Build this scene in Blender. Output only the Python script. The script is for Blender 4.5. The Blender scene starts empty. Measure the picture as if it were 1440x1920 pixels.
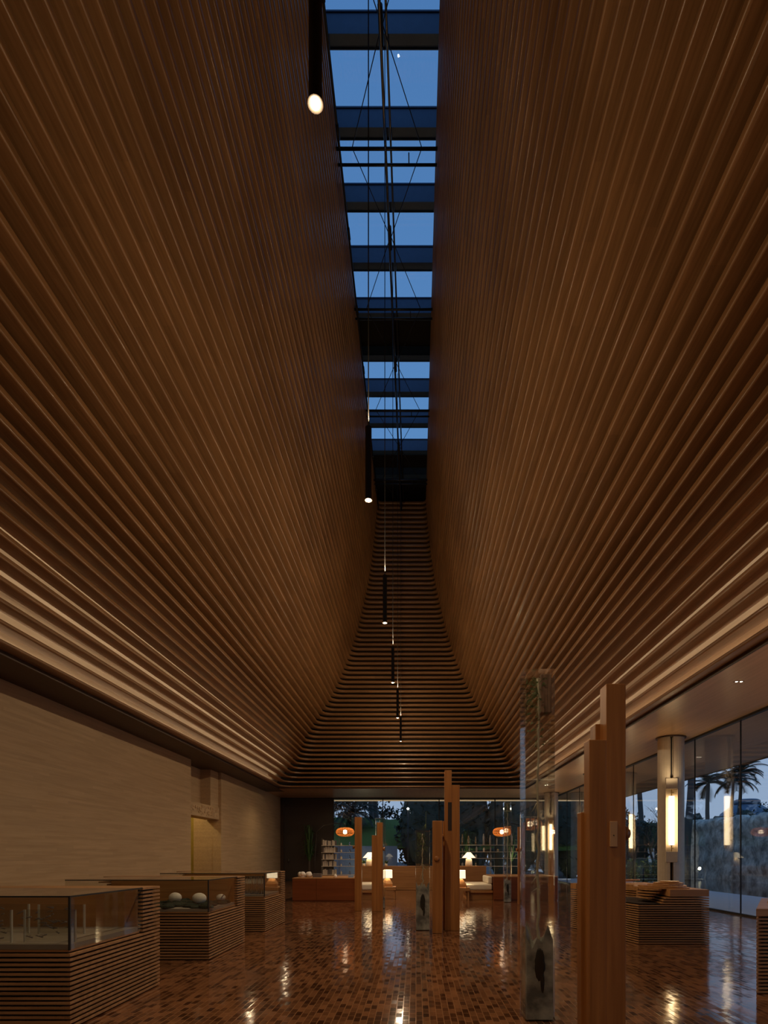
import bpy, bmesh, math, random
from mathutils import Vector, Matrix
random.seed(7)
PI = math.pi
S = bpy.context.scene
COL = S.collection

# ------------------------------------------------------------------ camera
F = 1080.0          # focal length in pixels of the 1440 x 1920 frame
EYE = 1.3
VPX, VPY = 780.0, 1604.0
cd = bpy.data.cameras.new('camera')
cam = bpy.data.objects.new('camera', cd); COL.objects.link(cam)
cam.location = (0, 0, EYE); cam.rotation_euler = (PI/2, 0, 0)
cd.sensor_fit = 'VERTICAL'; cd.sensor_height = 36.0
cd.lens = F/1920*36
cd.shift_x = -(VPX-720)/1920
cd.shift_y = (VPY-960)/1920
cd.clip_end = 500
S.camera = cam

# ------------------------------------------------------------------ world, exposure
S.view_settings.view_transform = 'Standard'
S.view_settings.look = 'None'
S.view_settings.gamma = 1
S.view_settings.use_curve_mapping = False
S.view_settings.exposure = 0.0
S.cycles.max_bounces = 10
S.cycles.transmission_bounces = 10
S.cycles.transparent_max_bounces = 24
S.cycles.glossy_bounces = 5
S.cycles.diffuse_bounces = 4
S.cycles.sample_clamp_indirect = 4
S.cycles.caustics_refractive = False
S.cycles.caustics_reflective = False
W = bpy.data.worlds.new('dusk'); S.world = W; W.use_nodes = True
nt = W.node_tree
bg = nt.nodes['Background']
tc = nt.nodes.new('ShaderNodeTexCoord'); sp = nt.nodes.new('ShaderNodeSeparateXYZ')
cr = nt.nodes.new('ShaderNodeValToRGB')
nt.links.new(tc.outputs['Generated'], sp.inputs[0]); nt.links.new(sp.outputs[2], cr.inputs[0])
e = cr.color_ramp.elements
e[0].position = 0.0; e[0].color = (.37, .47, .64, 1)
e[1].position = 1.0; e[1].color = (.055, .165, .41, 1)
m_ = e.new(.18); m_.color = (.32, .44, .64, 1)
m_ = e.new(.55); m_.color = (.13, .30, .60, 1)
nt.links.new(cr.outputs[0], bg.inputs[0]); bg.inputs[1].default_value = 1.0

COVE_W = 22.0
GLOBE_W = 68.0     # all-round glow of each pendant's lens
SPOT_W = 250.0      # downward beam of each pendant
UP_W = 26.0         # added upward fill above the pendants farther in, for the upper slats
STRIP_W = 16.0
def area(name, loc, rot, sx, sy, watts, col):
    l = bpy.data.lights.new(name, 'AREA'); l.shape = 'RECTANGLE'; l.size = sx; l.size_y = sy
    l.energy = watts; l.color = col
    o = bpy.data.objects.new(name, l); o.location = loc; o.rotation_euler = rot; COL.objects.link(o)
    return o
# hidden cove strips lying behind the soffit lips, shining up into the cavity behind the slats
area('cove_strip', (-6.40, 9.5, 4.36), (0, PI+math.radians(30), 0), .06, 31, COVE_W, (1, .66, .36))
area('cove_strip', (5.20, 9.5, 4.36), (0, PI-math.radians(30), 0), .06, 31, COVE_W, (1, .66, .36))

# ------------------------------------------------------------------ helpers
def tag(o, label=None, cat=None, group=None, kind=None):
    if label: o['label'] = label
    if cat: o['category'] = cat
    if group: o['group'] = group
    if kind: o['kind'] = kind
    return o

def empty(name, loc, rz=0, label=None, cat=None, group=None, kind=None):
    o = bpy.data.objects.new(name, None); COL.objects.link(o)
    o.location = loc; o.rotation_euler = (0, 0, rz); o.empty_display_size = .1
    return tag(o, label, cat, group, kind)

class MB:
    def __init__(s): s.v = []; s.f = []; s.mi = []; s.m = 0; s.sm = []
    def face(s, idx, smooth=False): s.f.append(tuple(idx)); s.mi.append(s.m); s.sm.append(smooth)
    def box(s, x0, x1, y0, y1, z0, z1):
        b = len(s.v)
        s.v += [(x0,y0,z0),(x1,y0,z0),(x1,y1,z0),(x0,y1,z0),(x0,y0,z1),(x1,y0,z1),(x1,y1,z1),(x0,y1,z1)]
        for q in ((0,3,2,1),(4,5,6,7),(0,1,5,4),(1,2,6,5),(2,3,7,6),(3,0,4,7)): s.face([b+i for i in q])
        return s
    def prism(s, poly, z0, z1):
        b = len(s.v); n = len(poly)
        a = sum(poly[i][0]*poly[(i+1)%n][1]-poly[(i+1)%n][0]*poly[i][1] for i in range(n))
        if a < 0: poly = poly[::-1]
        s.v += [(p[0],p[1],z0) for p in poly] + [(p[0],p[1],z1) for p in poly]
        s.face([b+n-1-i for i in range(n)]); s.face([b+n+i for i in range(n)])
        for i in range(n):
            j = (i+1) % n; s.face([b+i, b+j, b+n+j, b+n+i])
        return s
    def lathe(s, prof, seg=24, c=(0,0), closed=False, z0=0):
        b = len(s.v); n = len(prof)
        for k in range(seg):
            a = 2*PI*k/seg
            s.v += [(c[0]+r*math.cos(a), c[1]+r*math.sin(a), z0+z) for r, z in prof]
        for k in range(seg):
            k2 = (k+1) % seg
            for i in range(n-1 if not closed else n):
                j = (i+1) % n
                s.face([b+k*n+i, b+k2*n+i, b+k2*n+j, b+k*n+j], True)
        if not closed:
            if prof[0][0] > 1e-5: s.face([b+k*n for k in range(seg)][::-1])
            if prof[-1][0] > 1e-5: s.face([b+k*n+n-1 for k in range(seg)])
        return s
    def tube(s, pts, rad, seg=8):
        pts = [Vector(p) for p in pts]; n = len(pts)
        if not hasattr(rad, '__len__'): rad = [rad]*n
        b = len(s.v)
        up = None
        for i in range(n):
            t = (pts[min(i+1,n-1)]-pts[max(i-1,0)]).normalized()
            if up is None or abs(t.dot(up)) > .95:
                up = Vector((0,0,1)) if abs(t.z) < .9 else Vector((1,0,0))
            a = t.cross(up).normalized(); c = a.cross(t).normalized(); up = c
            for k in range(seg):
                th = 2*PI*k/seg
                s.v.append(tuple(pts[i]+(a*math.cos(th)+c*math.sin(th))*rad[i]))
        for i in range(n-1):
            for k in range(seg):
                k2 = (k+1) % seg
                s.face([b+i*seg+k2, b+i*seg+k, b+(i+1)*seg+k, b+(i+1)*seg+k2], True)
        s.face([b+k for k in range(seg)]); s.face([b+(n-1)*seg+k for k in range(seg)][::-1])
        return s
    def quad(s, a, b_, c, d):
        b = len(s.v); s.v += [tuple(a), tuple(b_), tuple(c), tuple(d)]; s.face([b,b+1,b+2,b+3]); return s
    def tri(s, a, b_, c):
        b = len(s.v); s.v += [tuple(a), tuple(b_), tuple(c)]; s.face([b,b+1,b+2]); return s
    def blob(s, c, r, seg=16, rings=10, jit=0.0, flat=None):
        b = len(s.v)
        if not hasattr(r, '__len__'): r = (r,r,r)
        for i in range(rings+1):
            ph = PI*i/rings
            for k in range(seg):
                th = 2*PI*k/seg
                j = 1+random.uniform(-jit, jit) if 0 < i < rings else 1
                z = -math.cos(ph)*j
                if flat is not None and z < flat: z = flat
                s.v.append((c[0]+r[0]*math.sin(ph)*math.cos(th)*j, c[1]+r[1]*math.sin(ph)*math.sin(th)*j, c[2]+r[2]*z))
        for i in range(rings):
            for k in range(seg):
                k2 = (k+1) % seg
                s.face([b+i*seg+k, b+i*seg+k2, b+(i+1)*seg+k2, b+(i+1)*seg+k], True)
        return s
    def build(s, name, mats, parent=None, bevel=0, kind=None, label=None, cat=None, group=None, loc=None, clean=False):
        me = bpy.data.meshes.new(name)
        me.from_pydata(s.v, [], s.f)
        if not isinstance(mats, (list, tuple)): mats = [mats]
        for m in mats: me.materials.append(m)
        me.polygons.foreach_set('material_index', s.mi)
        me.polygons.foreach_set('use_smooth', s.sm)
        if clean:
            bm = bmesh.new(); bm.from_mesh(me); bmesh.ops.remove_doubles(bm, verts=bm.verts, dist=1e-5)
            bmesh.ops.recalc_face_normals(bm, faces=bm.faces); bm.to_mesh(me); bm.free()
        me.update()
        o = bpy.data.objects.new(name, me); COL.objects.link(o)
        if parent: o.parent = parent
        if loc: o.location = loc
        if bevel:
            md = o.modifiers.new('bevel', 'BEVEL'); md.width = bevel; md.segments = 2; md.limit_method = 'ANGLE'
        return tag(o, label, cat, group, kind)

def copy_tree(o, parent=None):
    c = o.copy(); COL.objects.link(c)
    if parent: c.parent = parent
    for ch in list(o.children): copy_tree(ch, c)
    return c

# ------------------------------------------------------------------ materials
def mat(name, col, rough=.5, metal=0, coat=0, spec=.5, emit=None, est=0, trans=0, ior=1.5, bump=None):
    m = bpy.data.materials.new(name); m.use_nodes = True
    p = m.node_tree.nodes['Principled BSDF']
    p.inputs['Base Color'].default_value = (*col, 1); p.inputs['Roughness'].default_value = rough
    p.inputs['Metallic'].default_value = metal; p.inputs['Coat Weight'].default_value = coat
    p.inputs['Specular IOR Level'].default_value = spec
    p.inputs['Transmission Weight'].default_value = trans; p.inputs['IOR'].default_value = ior
    if emit: p.inputs['Emission Color'].default_value = (*emit, 1); p.inputs['Emission Strength'].default_value = est
    # fine procedural variation of the base colour
    t = m.node_tree
    if not emit and not trans:
        n = t.nodes.new('ShaderNodeTexNoise'); n.inputs['Scale'].default_value = 9; n.inputs['Detail'].default_value = 4
        tcn = t.nodes.new('ShaderNodeTexCoord'); t.links.new(tcn.outputs['Object'], n.inputs['Vector'])
        r = t.nodes.new('ShaderNodeValToRGB')
        r.color_ramp.elements[0].color = (*[c*.86 for c in col], 1); r.color_ramp.elements[1].color = (*[min(1,c*1.12) for c in col], 1)
        t.links.new(n.outputs['Fac'], r.inputs[0]); t.links.new(r.outputs[0], p.inputs['Base Color'])
        if bump:
            b = t.nodes.new('ShaderNodeBump'); b.inputs['Strength'].default_value = bump[1]; b.inputs['Distance'].default_value = bump[2]
            n2 = t.nodes.new('ShaderNodeTexNoise'); n2.inputs['Scale'].default_value = bump[0]; n2.inputs['Detail'].default_value = 6
            t.links.new(tcn.outputs['Object'], n2.inputs['Vector']); t.links.new(n2.outputs['Fac'], b.inputs['Height'])
            t.links.new(b.outputs[0], p.inputs['Normal'])
    return m

def wood(name, c0, c1, axis='y', rough=.45, coat=0, fine=26, board=None, spec=.4, contrast=.22, tone=(.88,1.1)):
    """grain stretched along an axis; board=(pitch axis, pitch, length) adds a tone per board"""
    m = bpy.data.materials.new(name); m.use_nodes = True; t = m.node_tree; N = t.nodes; L = t.links
    p = N['Principled BSDF']; p.inputs['Roughness'].default_value = rough; p.inputs['Coat Weight'].default_value = coat
    p.inputs['Coat Roughness'].default_value = .15; p.inputs['Specular IOR Level'].default_value = spec
    tcn = N.new('ShaderNodeTexCoord'); mp = N.new('ShaderNodeMapping')
    sc = [fine]*3; sc['xyz'.index(axis)] = fine*.045
    mp.inputs['Scale'].default_value = sc
    L.new(tcn.outputs['Object'], mp.inputs[0])
    n = N.new('ShaderNodeTexNoise'); n.inputs['Scale'].default_value = 1; n.inputs['Detail'].default_value = 5; n.inputs['Distortion'].default_value = .4
    L.new(mp.outputs[0], n.inputs['Vector'])
    r = N.new('ShaderNodeValToRGB'); r.color_ramp.elements[0].position = .5-contrast; r.color_ramp.elements[1].position = .5+contrast
    r.color_ramp.elements[0].color = (*c0, 1); r.color_ramp.elements[1].color = (*c1, 1)
    L.new(n.outputs['Fac'], r.inputs[0]); out = r.outputs[0]
    if board:
        pax, pitch, length = board
        sx = N.new('ShaderNodeSeparateXYZ'); L.new(tcn.outputs['Object'], sx.inputs[0])
        def mth(op, a, b=None):
            q = N.new('ShaderNodeMath'); q.operation = op
            for i, v in enumerate((a, b)):
                if v is None: continue
                if isinstance(v, (int, float)): q.inputs[i].default_value = v
                else: L.new(v, q.inputs[i])
            return q.outputs[0]
        row = mth('FLOOR', mth('DIVIDE', sx.outputs['xyz'.index(pax)], pitch))
        off = mth('FRACT', mth('MULTIPLY', mth('SINE', mth('MULTIPLY', row, 12.9898)), 43758.5))
        al = mth('FLOOR', mth('ADD', mth('DIVIDE', sx.outputs['xyz'.index(axis)], length), off))
        cb = N.new('ShaderNodeCombineXYZ'); L.new(row, cb.inputs[0]); L.new(al, cb.inputs[1])
        wn = N.new('ShaderNodeTexWhiteNoise'); wn.noise_dimensions = '2D'; L.new(cb.outputs[0], wn.inputs['Vector'])
        mr = N.new('ShaderNodeMapRange'); mr.inputs['To Min'].default_value = tone[0]; mr.inputs['To Max'].default_value = tone[1]
        L.new(wn.outputs['Value'], mr.inputs['Value'])
        hs = N.new('ShaderNodeHueSaturation'); L.new(mr.outputs[0], hs.inputs['Value']); L.new(out, hs.inputs['Color']); out = hs.outputs[0]
    L.new(out, p.inputs['Base Color'])
    b = N.new('ShaderNodeBump'); b.inputs['Strength'].default_value = .12; b.inputs['Distance'].default_value = .003
    L.new(n.outputs['Fac'], b.inputs['Height']); L.new(b.outputs[0], p.inputs['Normal'])
    return m

def sheet_glass(name, tint=(.9,.94,.95), ior=1.5, rough=0.0):
    m = bpy.data.materials.new(name); m.use_nodes = True; t = m.node_tree; N = t.nodes; L = t.links
    N.remove(N['Principled BSDF'])
    tr = N.new('ShaderNodeBsdfTransparent'); tr.inputs[0].default_value = (*tint, 1)
    gl = N.new('ShaderNodeBsdfGlossy'); gl.inputs['Roughness'].default_value = rough; gl.inputs[0].default_value = (.95,.95,.95,1)
    # reflectance from the angle to the surface, the same on both faces of the sheet (a thin pane does not trap light)
    ge = N.new('ShaderNodeNewGeometry'); dt = N.new('ShaderNodeVectorMath'); dt.operation = 'DOT_PRODUCT'
    L.new(ge.outputs['Incoming'], dt.inputs[0]); L.new(ge.outputs['Normal'], dt.inputs[1])
    def mth(op, a, b=None):
        q = N.new('ShaderNodeMath'); q.operation = op; q.use_clamp = op in ('SUBTRACT', 'MULTIPLY_ADD')
        for i, v in enumerate((a, b)):
            if v is None: continue
            if isinstance(v, (int, float)): q.inputs[i].default_value = v
            else: L.new(v, q.inputs[i])
        return q
    pw = mth('POWER', mth('SUBTRACT', 1.0, mth('ABSOLUTE', dt.outputs['Value']).outputs[0]).outputs[0], 5.0)
    f0 = ((ior-1)/(ior+1))**2
    fr = mth('MULTIPLY_ADD', pw.outputs[0], 1-f0); fr.inputs[2].default_value = f0
    mx = N.new('ShaderNodeMixShader')
    L.new(fr.outputs[0], mx.inputs[0]); L.new(tr.outputs[0], mx.inputs[1]); L.new(gl.outputs[0], mx.inputs[2])
    L.new(mx.outputs[0], N['Material Output'].inputs[0])
    return m

HONEY0, HONEY1 = (.25,.12,.045), (.39,.20,.082)
M = {}
M['slat_side'] = wood('slat_wood_side', HONEY0, HONEY1, 'y', rough=.38, coat=.15, board=('z', .1, 2.7), fine=30)
M['slat_end'] = wood('slat_wood_end', HONEY0, HONEY1, 'x', rough=.38, coat=.15, board=('z', .1, 2.7), fine=30)
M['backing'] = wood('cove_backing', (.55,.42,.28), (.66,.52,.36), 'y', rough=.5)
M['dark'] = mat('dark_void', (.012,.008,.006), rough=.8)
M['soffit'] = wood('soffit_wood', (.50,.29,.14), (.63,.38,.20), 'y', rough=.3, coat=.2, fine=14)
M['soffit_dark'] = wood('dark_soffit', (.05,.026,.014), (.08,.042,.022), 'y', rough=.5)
M['wall'] = wood('wall_veneer', (.48,.32,.17), (.57,.39,.22), 'y', rough=.6, fine=22, board=('z', .06, 1.4), tone=(.94,1.05))
M['yellow'] = mat('yellow_plaster', (.46,.33,.06), rough=.7)
M['post'] = wood('post_wood', (.27,.10,.024), (.42,.17,.046), 'z', rough=.4, coat=.15, fine=22)
M['post_x'] = wood('joinery_wood', (.32,.145,.05), (.48,.24,.09), 'x', rough=.4, coat=.1, fine=18)
M['slats'] = wood('stacked_slat_wood', (.24,.115,.045), (.42,.22,.095), 'x', rough=.45, fine=16, board=('z', .036, .9))
M['core'] = mat('dark_core', (.02,.009,.005), rough=.7)
M['red'] = wood('red_brown_wood', (.16,.04,.011), (.24,.068,.02), 'x', rough=.35, coat=.2, fine=14)
M['steel'] = mat('dark_steel', (.03,.033,.04), rough=.45, metal=.3)
M['beam'] = mat('blue_grey_steel', (.05,.10,.20), rough=.5)
M['rod'] = mat('brushed_rod', (.22,.19,.15), rough=.35, metal=.8)
M['black'] = mat('black_metal', (.02,.018,.016), rough=.5)
M['pend'] = mat('bronze_housing', (.018,.014,.011), rough=.6, spec=.2)
M['lens'] = mat('lamp_lens', (1,1,1), emit=(1,.84,.6), est=9)
M['glass'] = sheet_glass('window_glass', (.94,.965,.975))
M['sky_glass'] = sheet_glass('skylight_glass', (.93,.96,.98))
M['tint'] = mat('dark_brown_screen', (.055,.04,.033), rough=.3, bump=(3,.1,.02))
M['case_glass'] = sheet_glass('vitrine_glass', (.90,.90,.87))
def acrylic_mat():
    m = sheet_glass('clear_acrylic', (.93,.945,.93), 1.49); t = m.node_tree; N = t.nodes; L = t.links
    out = N['Material Output']; src = out.inputs[0].links[0].from_socket
    g = N.new('ShaderNodeBsdfGlass'); g.inputs['IOR'].default_value = 1.46; g.inputs['Roughness'].default_value = .01; g.inputs[0].default_value = (.97,.98,.97,1)
    x = N.new('ShaderNodeMixShader'); x.inputs[0].default_value = .28
    L.new(src, x.inputs[1]); L.new(g.outputs[0], x.inputs[2]); L.new(x.outputs[0], out.inputs[0])
    return m
M['acrylic'] = acrylic_mat()
M['column'] = mat('cream_column', (.62,.53,.42), rough=.5)
M['tube'] = mat('lamp_tube', (1,1,1), emit=(1,.74,.40), est=7)
M['brass'] = mat('aged_brass', (.45,.30,.12), rough=.35, metal=.9)
M['eave_glow'] = mat('fascia_glow', (1,1,1), emit=(1,.72,.38), est=.5)  # glow stands in for warm light falling on the eave edge
M['shade'] = mat('lit_shade', (1,.95,.85), emit=(1,.80,.50), est=1.35)
M['ceramic'] = mat('cream_ceramic', (.75,.66,.52), rough=.4)
M['cushion'] = mat('cream_fabric', (.72,.64,.52), rough=.9, bump=(120,.2,.004))
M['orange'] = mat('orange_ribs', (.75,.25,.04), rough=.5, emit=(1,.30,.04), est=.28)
M['globe'] = mat('lantern_globe', (1,1,1), emit=(1,.74,.45), est=6)
M['white'] = mat('grey_tray', (.34,.29,.25), rough=.6)
M['stone_white'] = mat('white_stone', (.80,.74,.68), rough=.7, bump=(30,.2,.01))
M['edge'] = mat('pale_lit_edge', (.62,.58,.52), rough=.25, trans=.3)  # paleness stands in for lamplight caught in clear edges and vessels
M['moss'] = mat('dark_moss', (.03,.04,.03), rough=.95, bump=(60,.8,.03))
M['label'] = mat('pale_label_plate', (.52,.30,.15), rough=.5)
M['root'] = mat('pale_root', (.62,.55,.40), rough=.6, bump=(40,.5,.01))
M['leaf'] = mat('green_leaf', (.07,.14,.035), rough=.6)
M['leafdark'] = mat('dark_leaf', (.035,.045,.028), rough=.7)
M['leafpale'] = mat('pale_leaf', (.12,.16,.06), rough=.6)
M['bark'] = mat('bark', (.10,.075,.055), rough=.9, bump=(18,.6,.03))
M['barkred'] = wood('red_bark', (.10,.045,.03), (.42,.25,.16), 'z', rough=.8, fine=60)
M['trunk'] = mat('palm_trunk', (.10,.09,.085), rough=.9, bump=(14,.5,.03))
M['paving'] = mat('terrace_paving', (.60,.58,.57), rough=.5)
M['grass'] = mat('grass_bank', (.13,.17,.02), rough=.95, bump=(40,.6,.05))
M['earth'] = mat('dark_ground', (.05,.05,.045), rough=.9)
M['bluestone'] = mat('blue_stone', (.16,.19,.25), rough=.6, bump=(6,.4,.05))
M['dome'] = mat('dome_cladding', (.10,.14,.2), rough=.4)
M['blue'] = mat('blue_paper', (.25,.36,.55), rough=.6)
M['book'] = mat('pale_paper', (.55,.46,.38), rough=.7)
M['bookdark'] = mat('dark_cloth_cover', (.12,.10,.10), rough=.7)
M['amber'] = mat('amber_glass', (.75,.55,.3), rough=.05, trans=.7, ior=1.4)
M['clear_item'] = mat('clear_glassware', (.95,.93,.88), rough=.03, trans=1, ior=1.45)
M['roofing'] = mat('roof_deck', (.10,.09,.085), rough=.8)

# layered grey mineral resin for the feet of the acrylic posts
def mineral():
    m = bpy.data.materials.new('grey_mineral'); m.use_nodes = True; t = m.node_tree; N = t.nodes; L = t.links
    p = N['Principled BSDF']; p.inputs['Roughness'].default_value = .6
    tcn = N.new('ShaderNodeTexCoord'); n = N.new('ShaderNodeTexNoise'); n.inputs['Scale'].default_value = 6; n.inputs['Detail'].default_value = 7
    L.new(tcn.outputs['Object'], n.inputs['Vector'])
    r = N.new('ShaderNodeValToRGB'); r.color_ramp.elements[0].position = .38; r.color_ramp.elements[0].color = (.16,.16,.155,1)
    r.color_ramp.elements[1].position = .66; r.color_ramp.elements[1].color = (.62,.60,.54,1)
    L.new(n.outputs['Fac'], r.inputs[0]); L.new(r.outputs[0], p.inputs['Base Color'])
    b = N.new('ShaderNodeBump'); b.inputs['Strength'].default_value = .6; b.inputs['Distance'].default_value = .02
    L.new(n.outputs['Fac'], b.inputs['Height']); L.new(b.outputs[0], p.inputs['Normal'])
    return m
M['mineral'] = mineral()

# glossy floor of narrow wooden blocks laid lengthwise
def floor_mat():
    m = bpy.data.materials.new('wood_block_floor'); m.use_nodes = True; t = m.node_tree; N = t.nodes; L = t.links
    p = N['Principled BSDF']
    tcn = N.new('ShaderNodeTexCoord'); mp = N.new('ShaderNodeMapping'); mp.inputs['Rotation'].default_value = (0,0,PI/2)
    L.new(tcn.outputs['Object'], mp.inputs[0])
    br = N.new('ShaderNodeTexBrick'); br.offset = .37; br.squash = 1
    br.inputs['Color1'].default_value = (.05,.017,.008,1); br.inputs['Color2'].default_value = (.30,.125,.055,1)
    br.inputs['Mortar'].default_value = (.30,.14,.065,1)
    br.inputs['Scale'].default_value = 1; br.inputs['Mortar Size'].default_value = .0045; br.inputs['Mortar Smooth'].default_value = .3
    br.inputs['Brick Width'].default_value = .125; br.inputs['Row Height'].default_value = .055; br.inputs['Bias'].default_value = -.1
    L.new(mp.outputs[0], br.inputs['Vector'])
    n = N.new('ShaderNodeTexNoise'); n.inputs['Scale'].default_value = 1.3; n.inputs['Detail'].default_value = 3
    L.new(tcn.outputs['Object'], n.inputs['Vector'])
    mx = N.new('ShaderNodeMixRGB'); mx.blend_type = 'MULTIPLY'; mx.inputs[0].default_value = .5
    L.new(br.outputs['Color'], mx.inputs[1]); L.new(n.outputs['Fac'], mx.inputs[2])
    L.new(mx.outputs[0], p.inputs['Base Color'])
    n2 = N.new('ShaderNodeTexNoise'); n2.inputs['Scale'].default_value = 2.2; n2.inputs['Detail'].default_value = 2
    L.new(tcn.outputs['Object'], n2.inputs['Vector'])
    b0 = N.new('ShaderNodeBump'); b0.inputs['Strength'].default_value = .25; b0.inputs['Distance'].default_value = .004
    L.new(n2.outputs['Fac'], b0.inputs['Height'])
    b = N.new('ShaderNodeBump'); b.inputs['Strength'].default_value = .35; b.inputs['Distance'].default_value = .0012
    sh = N.new('ShaderNodeRGBToBW'); L.new(br.outputs['Color'], sh.inputs[0])
    L.new(sh.outputs[0], b.inputs['Height']); L.new(b0.outputs[0], b.inputs['Normal'])
    # every block sits at a slightly different tilt, which breaks up the reflections
    b2 = N.new('ShaderNodeTexBrick'); b2.offset = .37; b2.squash = 1
    for k in ('Scale','Mortar Size','Mortar Smooth','Brick Width','Row Height'): b2.inputs[k].default_value = br.inputs[k].default_value
    b2.inputs['Color1'].default_value = (0,0,0,1); b2.inputs['Color2'].default_value = (1,1,1,1); b2.inputs['Mortar'].default_value = (.5,.5,.5,1)
    L.new(mp.outputs[0], b2.inputs['Vector'])
    wn = N.new('ShaderNodeTexWhiteNoise'); wn.noise_dimensions = '3D'; L.new(b2.outputs['Color'], wn.inputs['Vector'])
    sb = N.new('ShaderNodeVectorMath'); sb.operation = 'SUBTRACT'; sb.inputs[1].default_value = (.5,.5,.5); L.new(wn.outputs['Color'], sb.inputs[0])
    ml = N.new('ShaderNodeVectorMath'); ml.operation = 'MULTIPLY'; ml.inputs[1].default_value = (.012,.028,0); L.new(sb.outputs[0], ml.inputs[0])
    ad = N.new('ShaderNodeVectorMath'); ad.operation = 'ADD'; L.new(b.outputs[0], ad.inputs[0]); L.new(ml.outputs[0], ad.inputs[1])
    nm = N.new('ShaderNodeVectorMath'); nm.operation = 'NORMALIZE'; L.new(ad.outputs[0], nm.inputs[0])
    L.new(nm.outputs[0], p.inputs['Normal'])
    p.inputs['Roughness'].default_value = .09; p.inputs['Specular IOR Level'].default_value = .6
    return m
M['floor'] = floor_mat()

def rock_mat():
    m = mat('rock_face', (.66,.57,.47), rough=.9)
    t = m.node_tree; N = t.nodes; L = t.links; p = N['Principled BSDF']
    tcn = N.new('ShaderNodeTexCoord'); v = N.new('ShaderNodeTexNoise'); v.inputs['Scale'].default_value = 1.6; v.inputs['Detail'].default_value = 9
    q = N.new('ShaderNodeTexNoise'); q.inputs['Scale'].default_value = 1.7; q.inputs['Detail'].default_value = 13; q.inputs['Distortion'].default_value = .25; q.inputs['Roughness'].default_value = .68
    r = N.new('ShaderNodeValToRGB'); r.color_ramp.elements[0].position = .38; r.color_ramp.elements[0].color = (.24,.21,.17,1)
    r.color_ramp.elements[1].position = .62; r.color_ramp.elements[1].color = (.82,.72,.60,1)
    L.new(tcn.outputs['Object'], q.inputs['Vector']); L.new(q.outputs['Fac'], r.inputs[0]); L.new(r.outputs[0], p.inputs['Base Color'])
    L.new(tcn.outputs['Object'], v.inputs['Vector'])
    b = N.new('ShaderNodeBump'); b.inputs['Strength'].default_value = .8; b.inputs['Distance'].default_value = .16
    L.new(v.outputs['Fac'], b.inputs['Height']); L.new(b.outputs[0], p.inputs['Normal'])
    return m
M['rock'] = rock_mat()
def water_mat():
    m = mat('still_water', (.012,.016,.018), rough=.04, spec=.6, bump=(2.5,.06,.03)); return m
M['water'] = water_mat()

# ------------------------------------------------------------------ room shell
CEIL = 4.29; XL, XR = -7.02, 7.07; YN, YF = -7.0, 29.9
CX = -.6
MB().box(-9.5, XR, YN, YF, -.2, 0).build('floor', M['floor'], kind='structure')
# left wall: long veneered wall, recess with the door opening, end panel
w = MB()
w.box(XL-.3, XL, YN, 17.97, 0, CEIL)
w.box(XL-.3, XL, 20.75, YF, 0, CEIL)
w.build('wall_left', M['wall'], kind='structure')
w = MB(); w.box(XL-1.0, XL-.02, 17.70, 17.95, 0, CEIL-.01); w.box(XL-1.0, XL-.02, 20.77, 20.95, 0, CEIL-.01)
w.box(XL-.6, XL-.45, 17.95, 19.95, 2.62+.42, CEIL-.01)
w.box(XL-.6, XL-.1, 19.95, 20.77, 3.02, CEIL-.01)
w.build('trim_1', M['wall'], kind='structure')
MB().box(XL-1.9, XL-1.8, 17.3, 21.4, 0, CEIL).build('wall_recess', M['yellow'], kind='structure')
MB().box(XL-1.8, XL-.95, 17.4, 17.6, 0, CEIL).box(XL-1.8, XL-.95, 21.2, 21.4, 0, CEIL).build('wall_passage', M['yellow'], kind='structure')
MB().box(XL-2, XR+.2, YN-.3, YN, 0, CEIL+.3).build('wall_front', M['wall'], kind='structure')
l = bpy.data.lights.new('passage_fill','POINT'); l.energy = 42; l.color = (1,.82,.42); l.shadow_soft_size = .1  # added light without a fitting, brightens the door passage
o = bpy.data.objects.new('passage_fill', l); o.location = (XL-1.35, 19.2, 3.4); COL.objects.link(o)
# relief lintel over the door opening
lp = empty('door_lintel', (XL-.3, 18.0, 2.58), label='carved relief lintel panel over the yellow door opening in the pale left wall', cat='panel')
b = MB(); b.box(-.25, .24, 0, 2.72, 0, .44); b.build('panel', M['wall'], lp, bevel=.01)
b = MB()
for i in range(15):
    y = .14+i*.17+random.uniform(-.03,.03)
    for k in range(4):
        z = .05+random.uniform(0,.28); h = random.uniform(.03,.1)
        b.box(.238, .238+random.uniform(.012,.028), y+random.uniform(-.06,.02), y+random.uniform(.03,.08), z, z+h)
b.build('relief', M['wall'], lp, bevel=.006)

# soffits and roof slabs
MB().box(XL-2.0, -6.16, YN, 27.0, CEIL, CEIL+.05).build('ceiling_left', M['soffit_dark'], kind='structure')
MB().box(4.95, XR+3.6, YN, 31.4, CEIL, CEIL+.05).build('ceiling_right', M['soffit'], kind='structure')
MB().box(XL-2.0, 4.95, 25.75, 31.4, CEIL+.002, CEIL+.05).build('ceiling_back', M['soffit'], kind='structure')
MB().box(-6.16, 4.95, YN, -6.05, CEIL, CEIL+.05).build('ceiling_front', M['soffit'], kind='structure')
MB().box(-6.16, -6.14, YN, 25.8, CEIL-.012, CEIL+.09).build('trim_2', M['soffit_dark'], kind='structure')
MB().box(4.93, 4.95, YN, 25.8, CEIL-.012, CEIL+.09).build('trim_3', M['soffit_dark'], kind='structure')
MB().box(-6.14, 4.93, 25.73, 25.75, CEIL-.012, CEIL+.06).build('trim_4', M['soffit_dark'], kind='structure')
r = MB()
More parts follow.
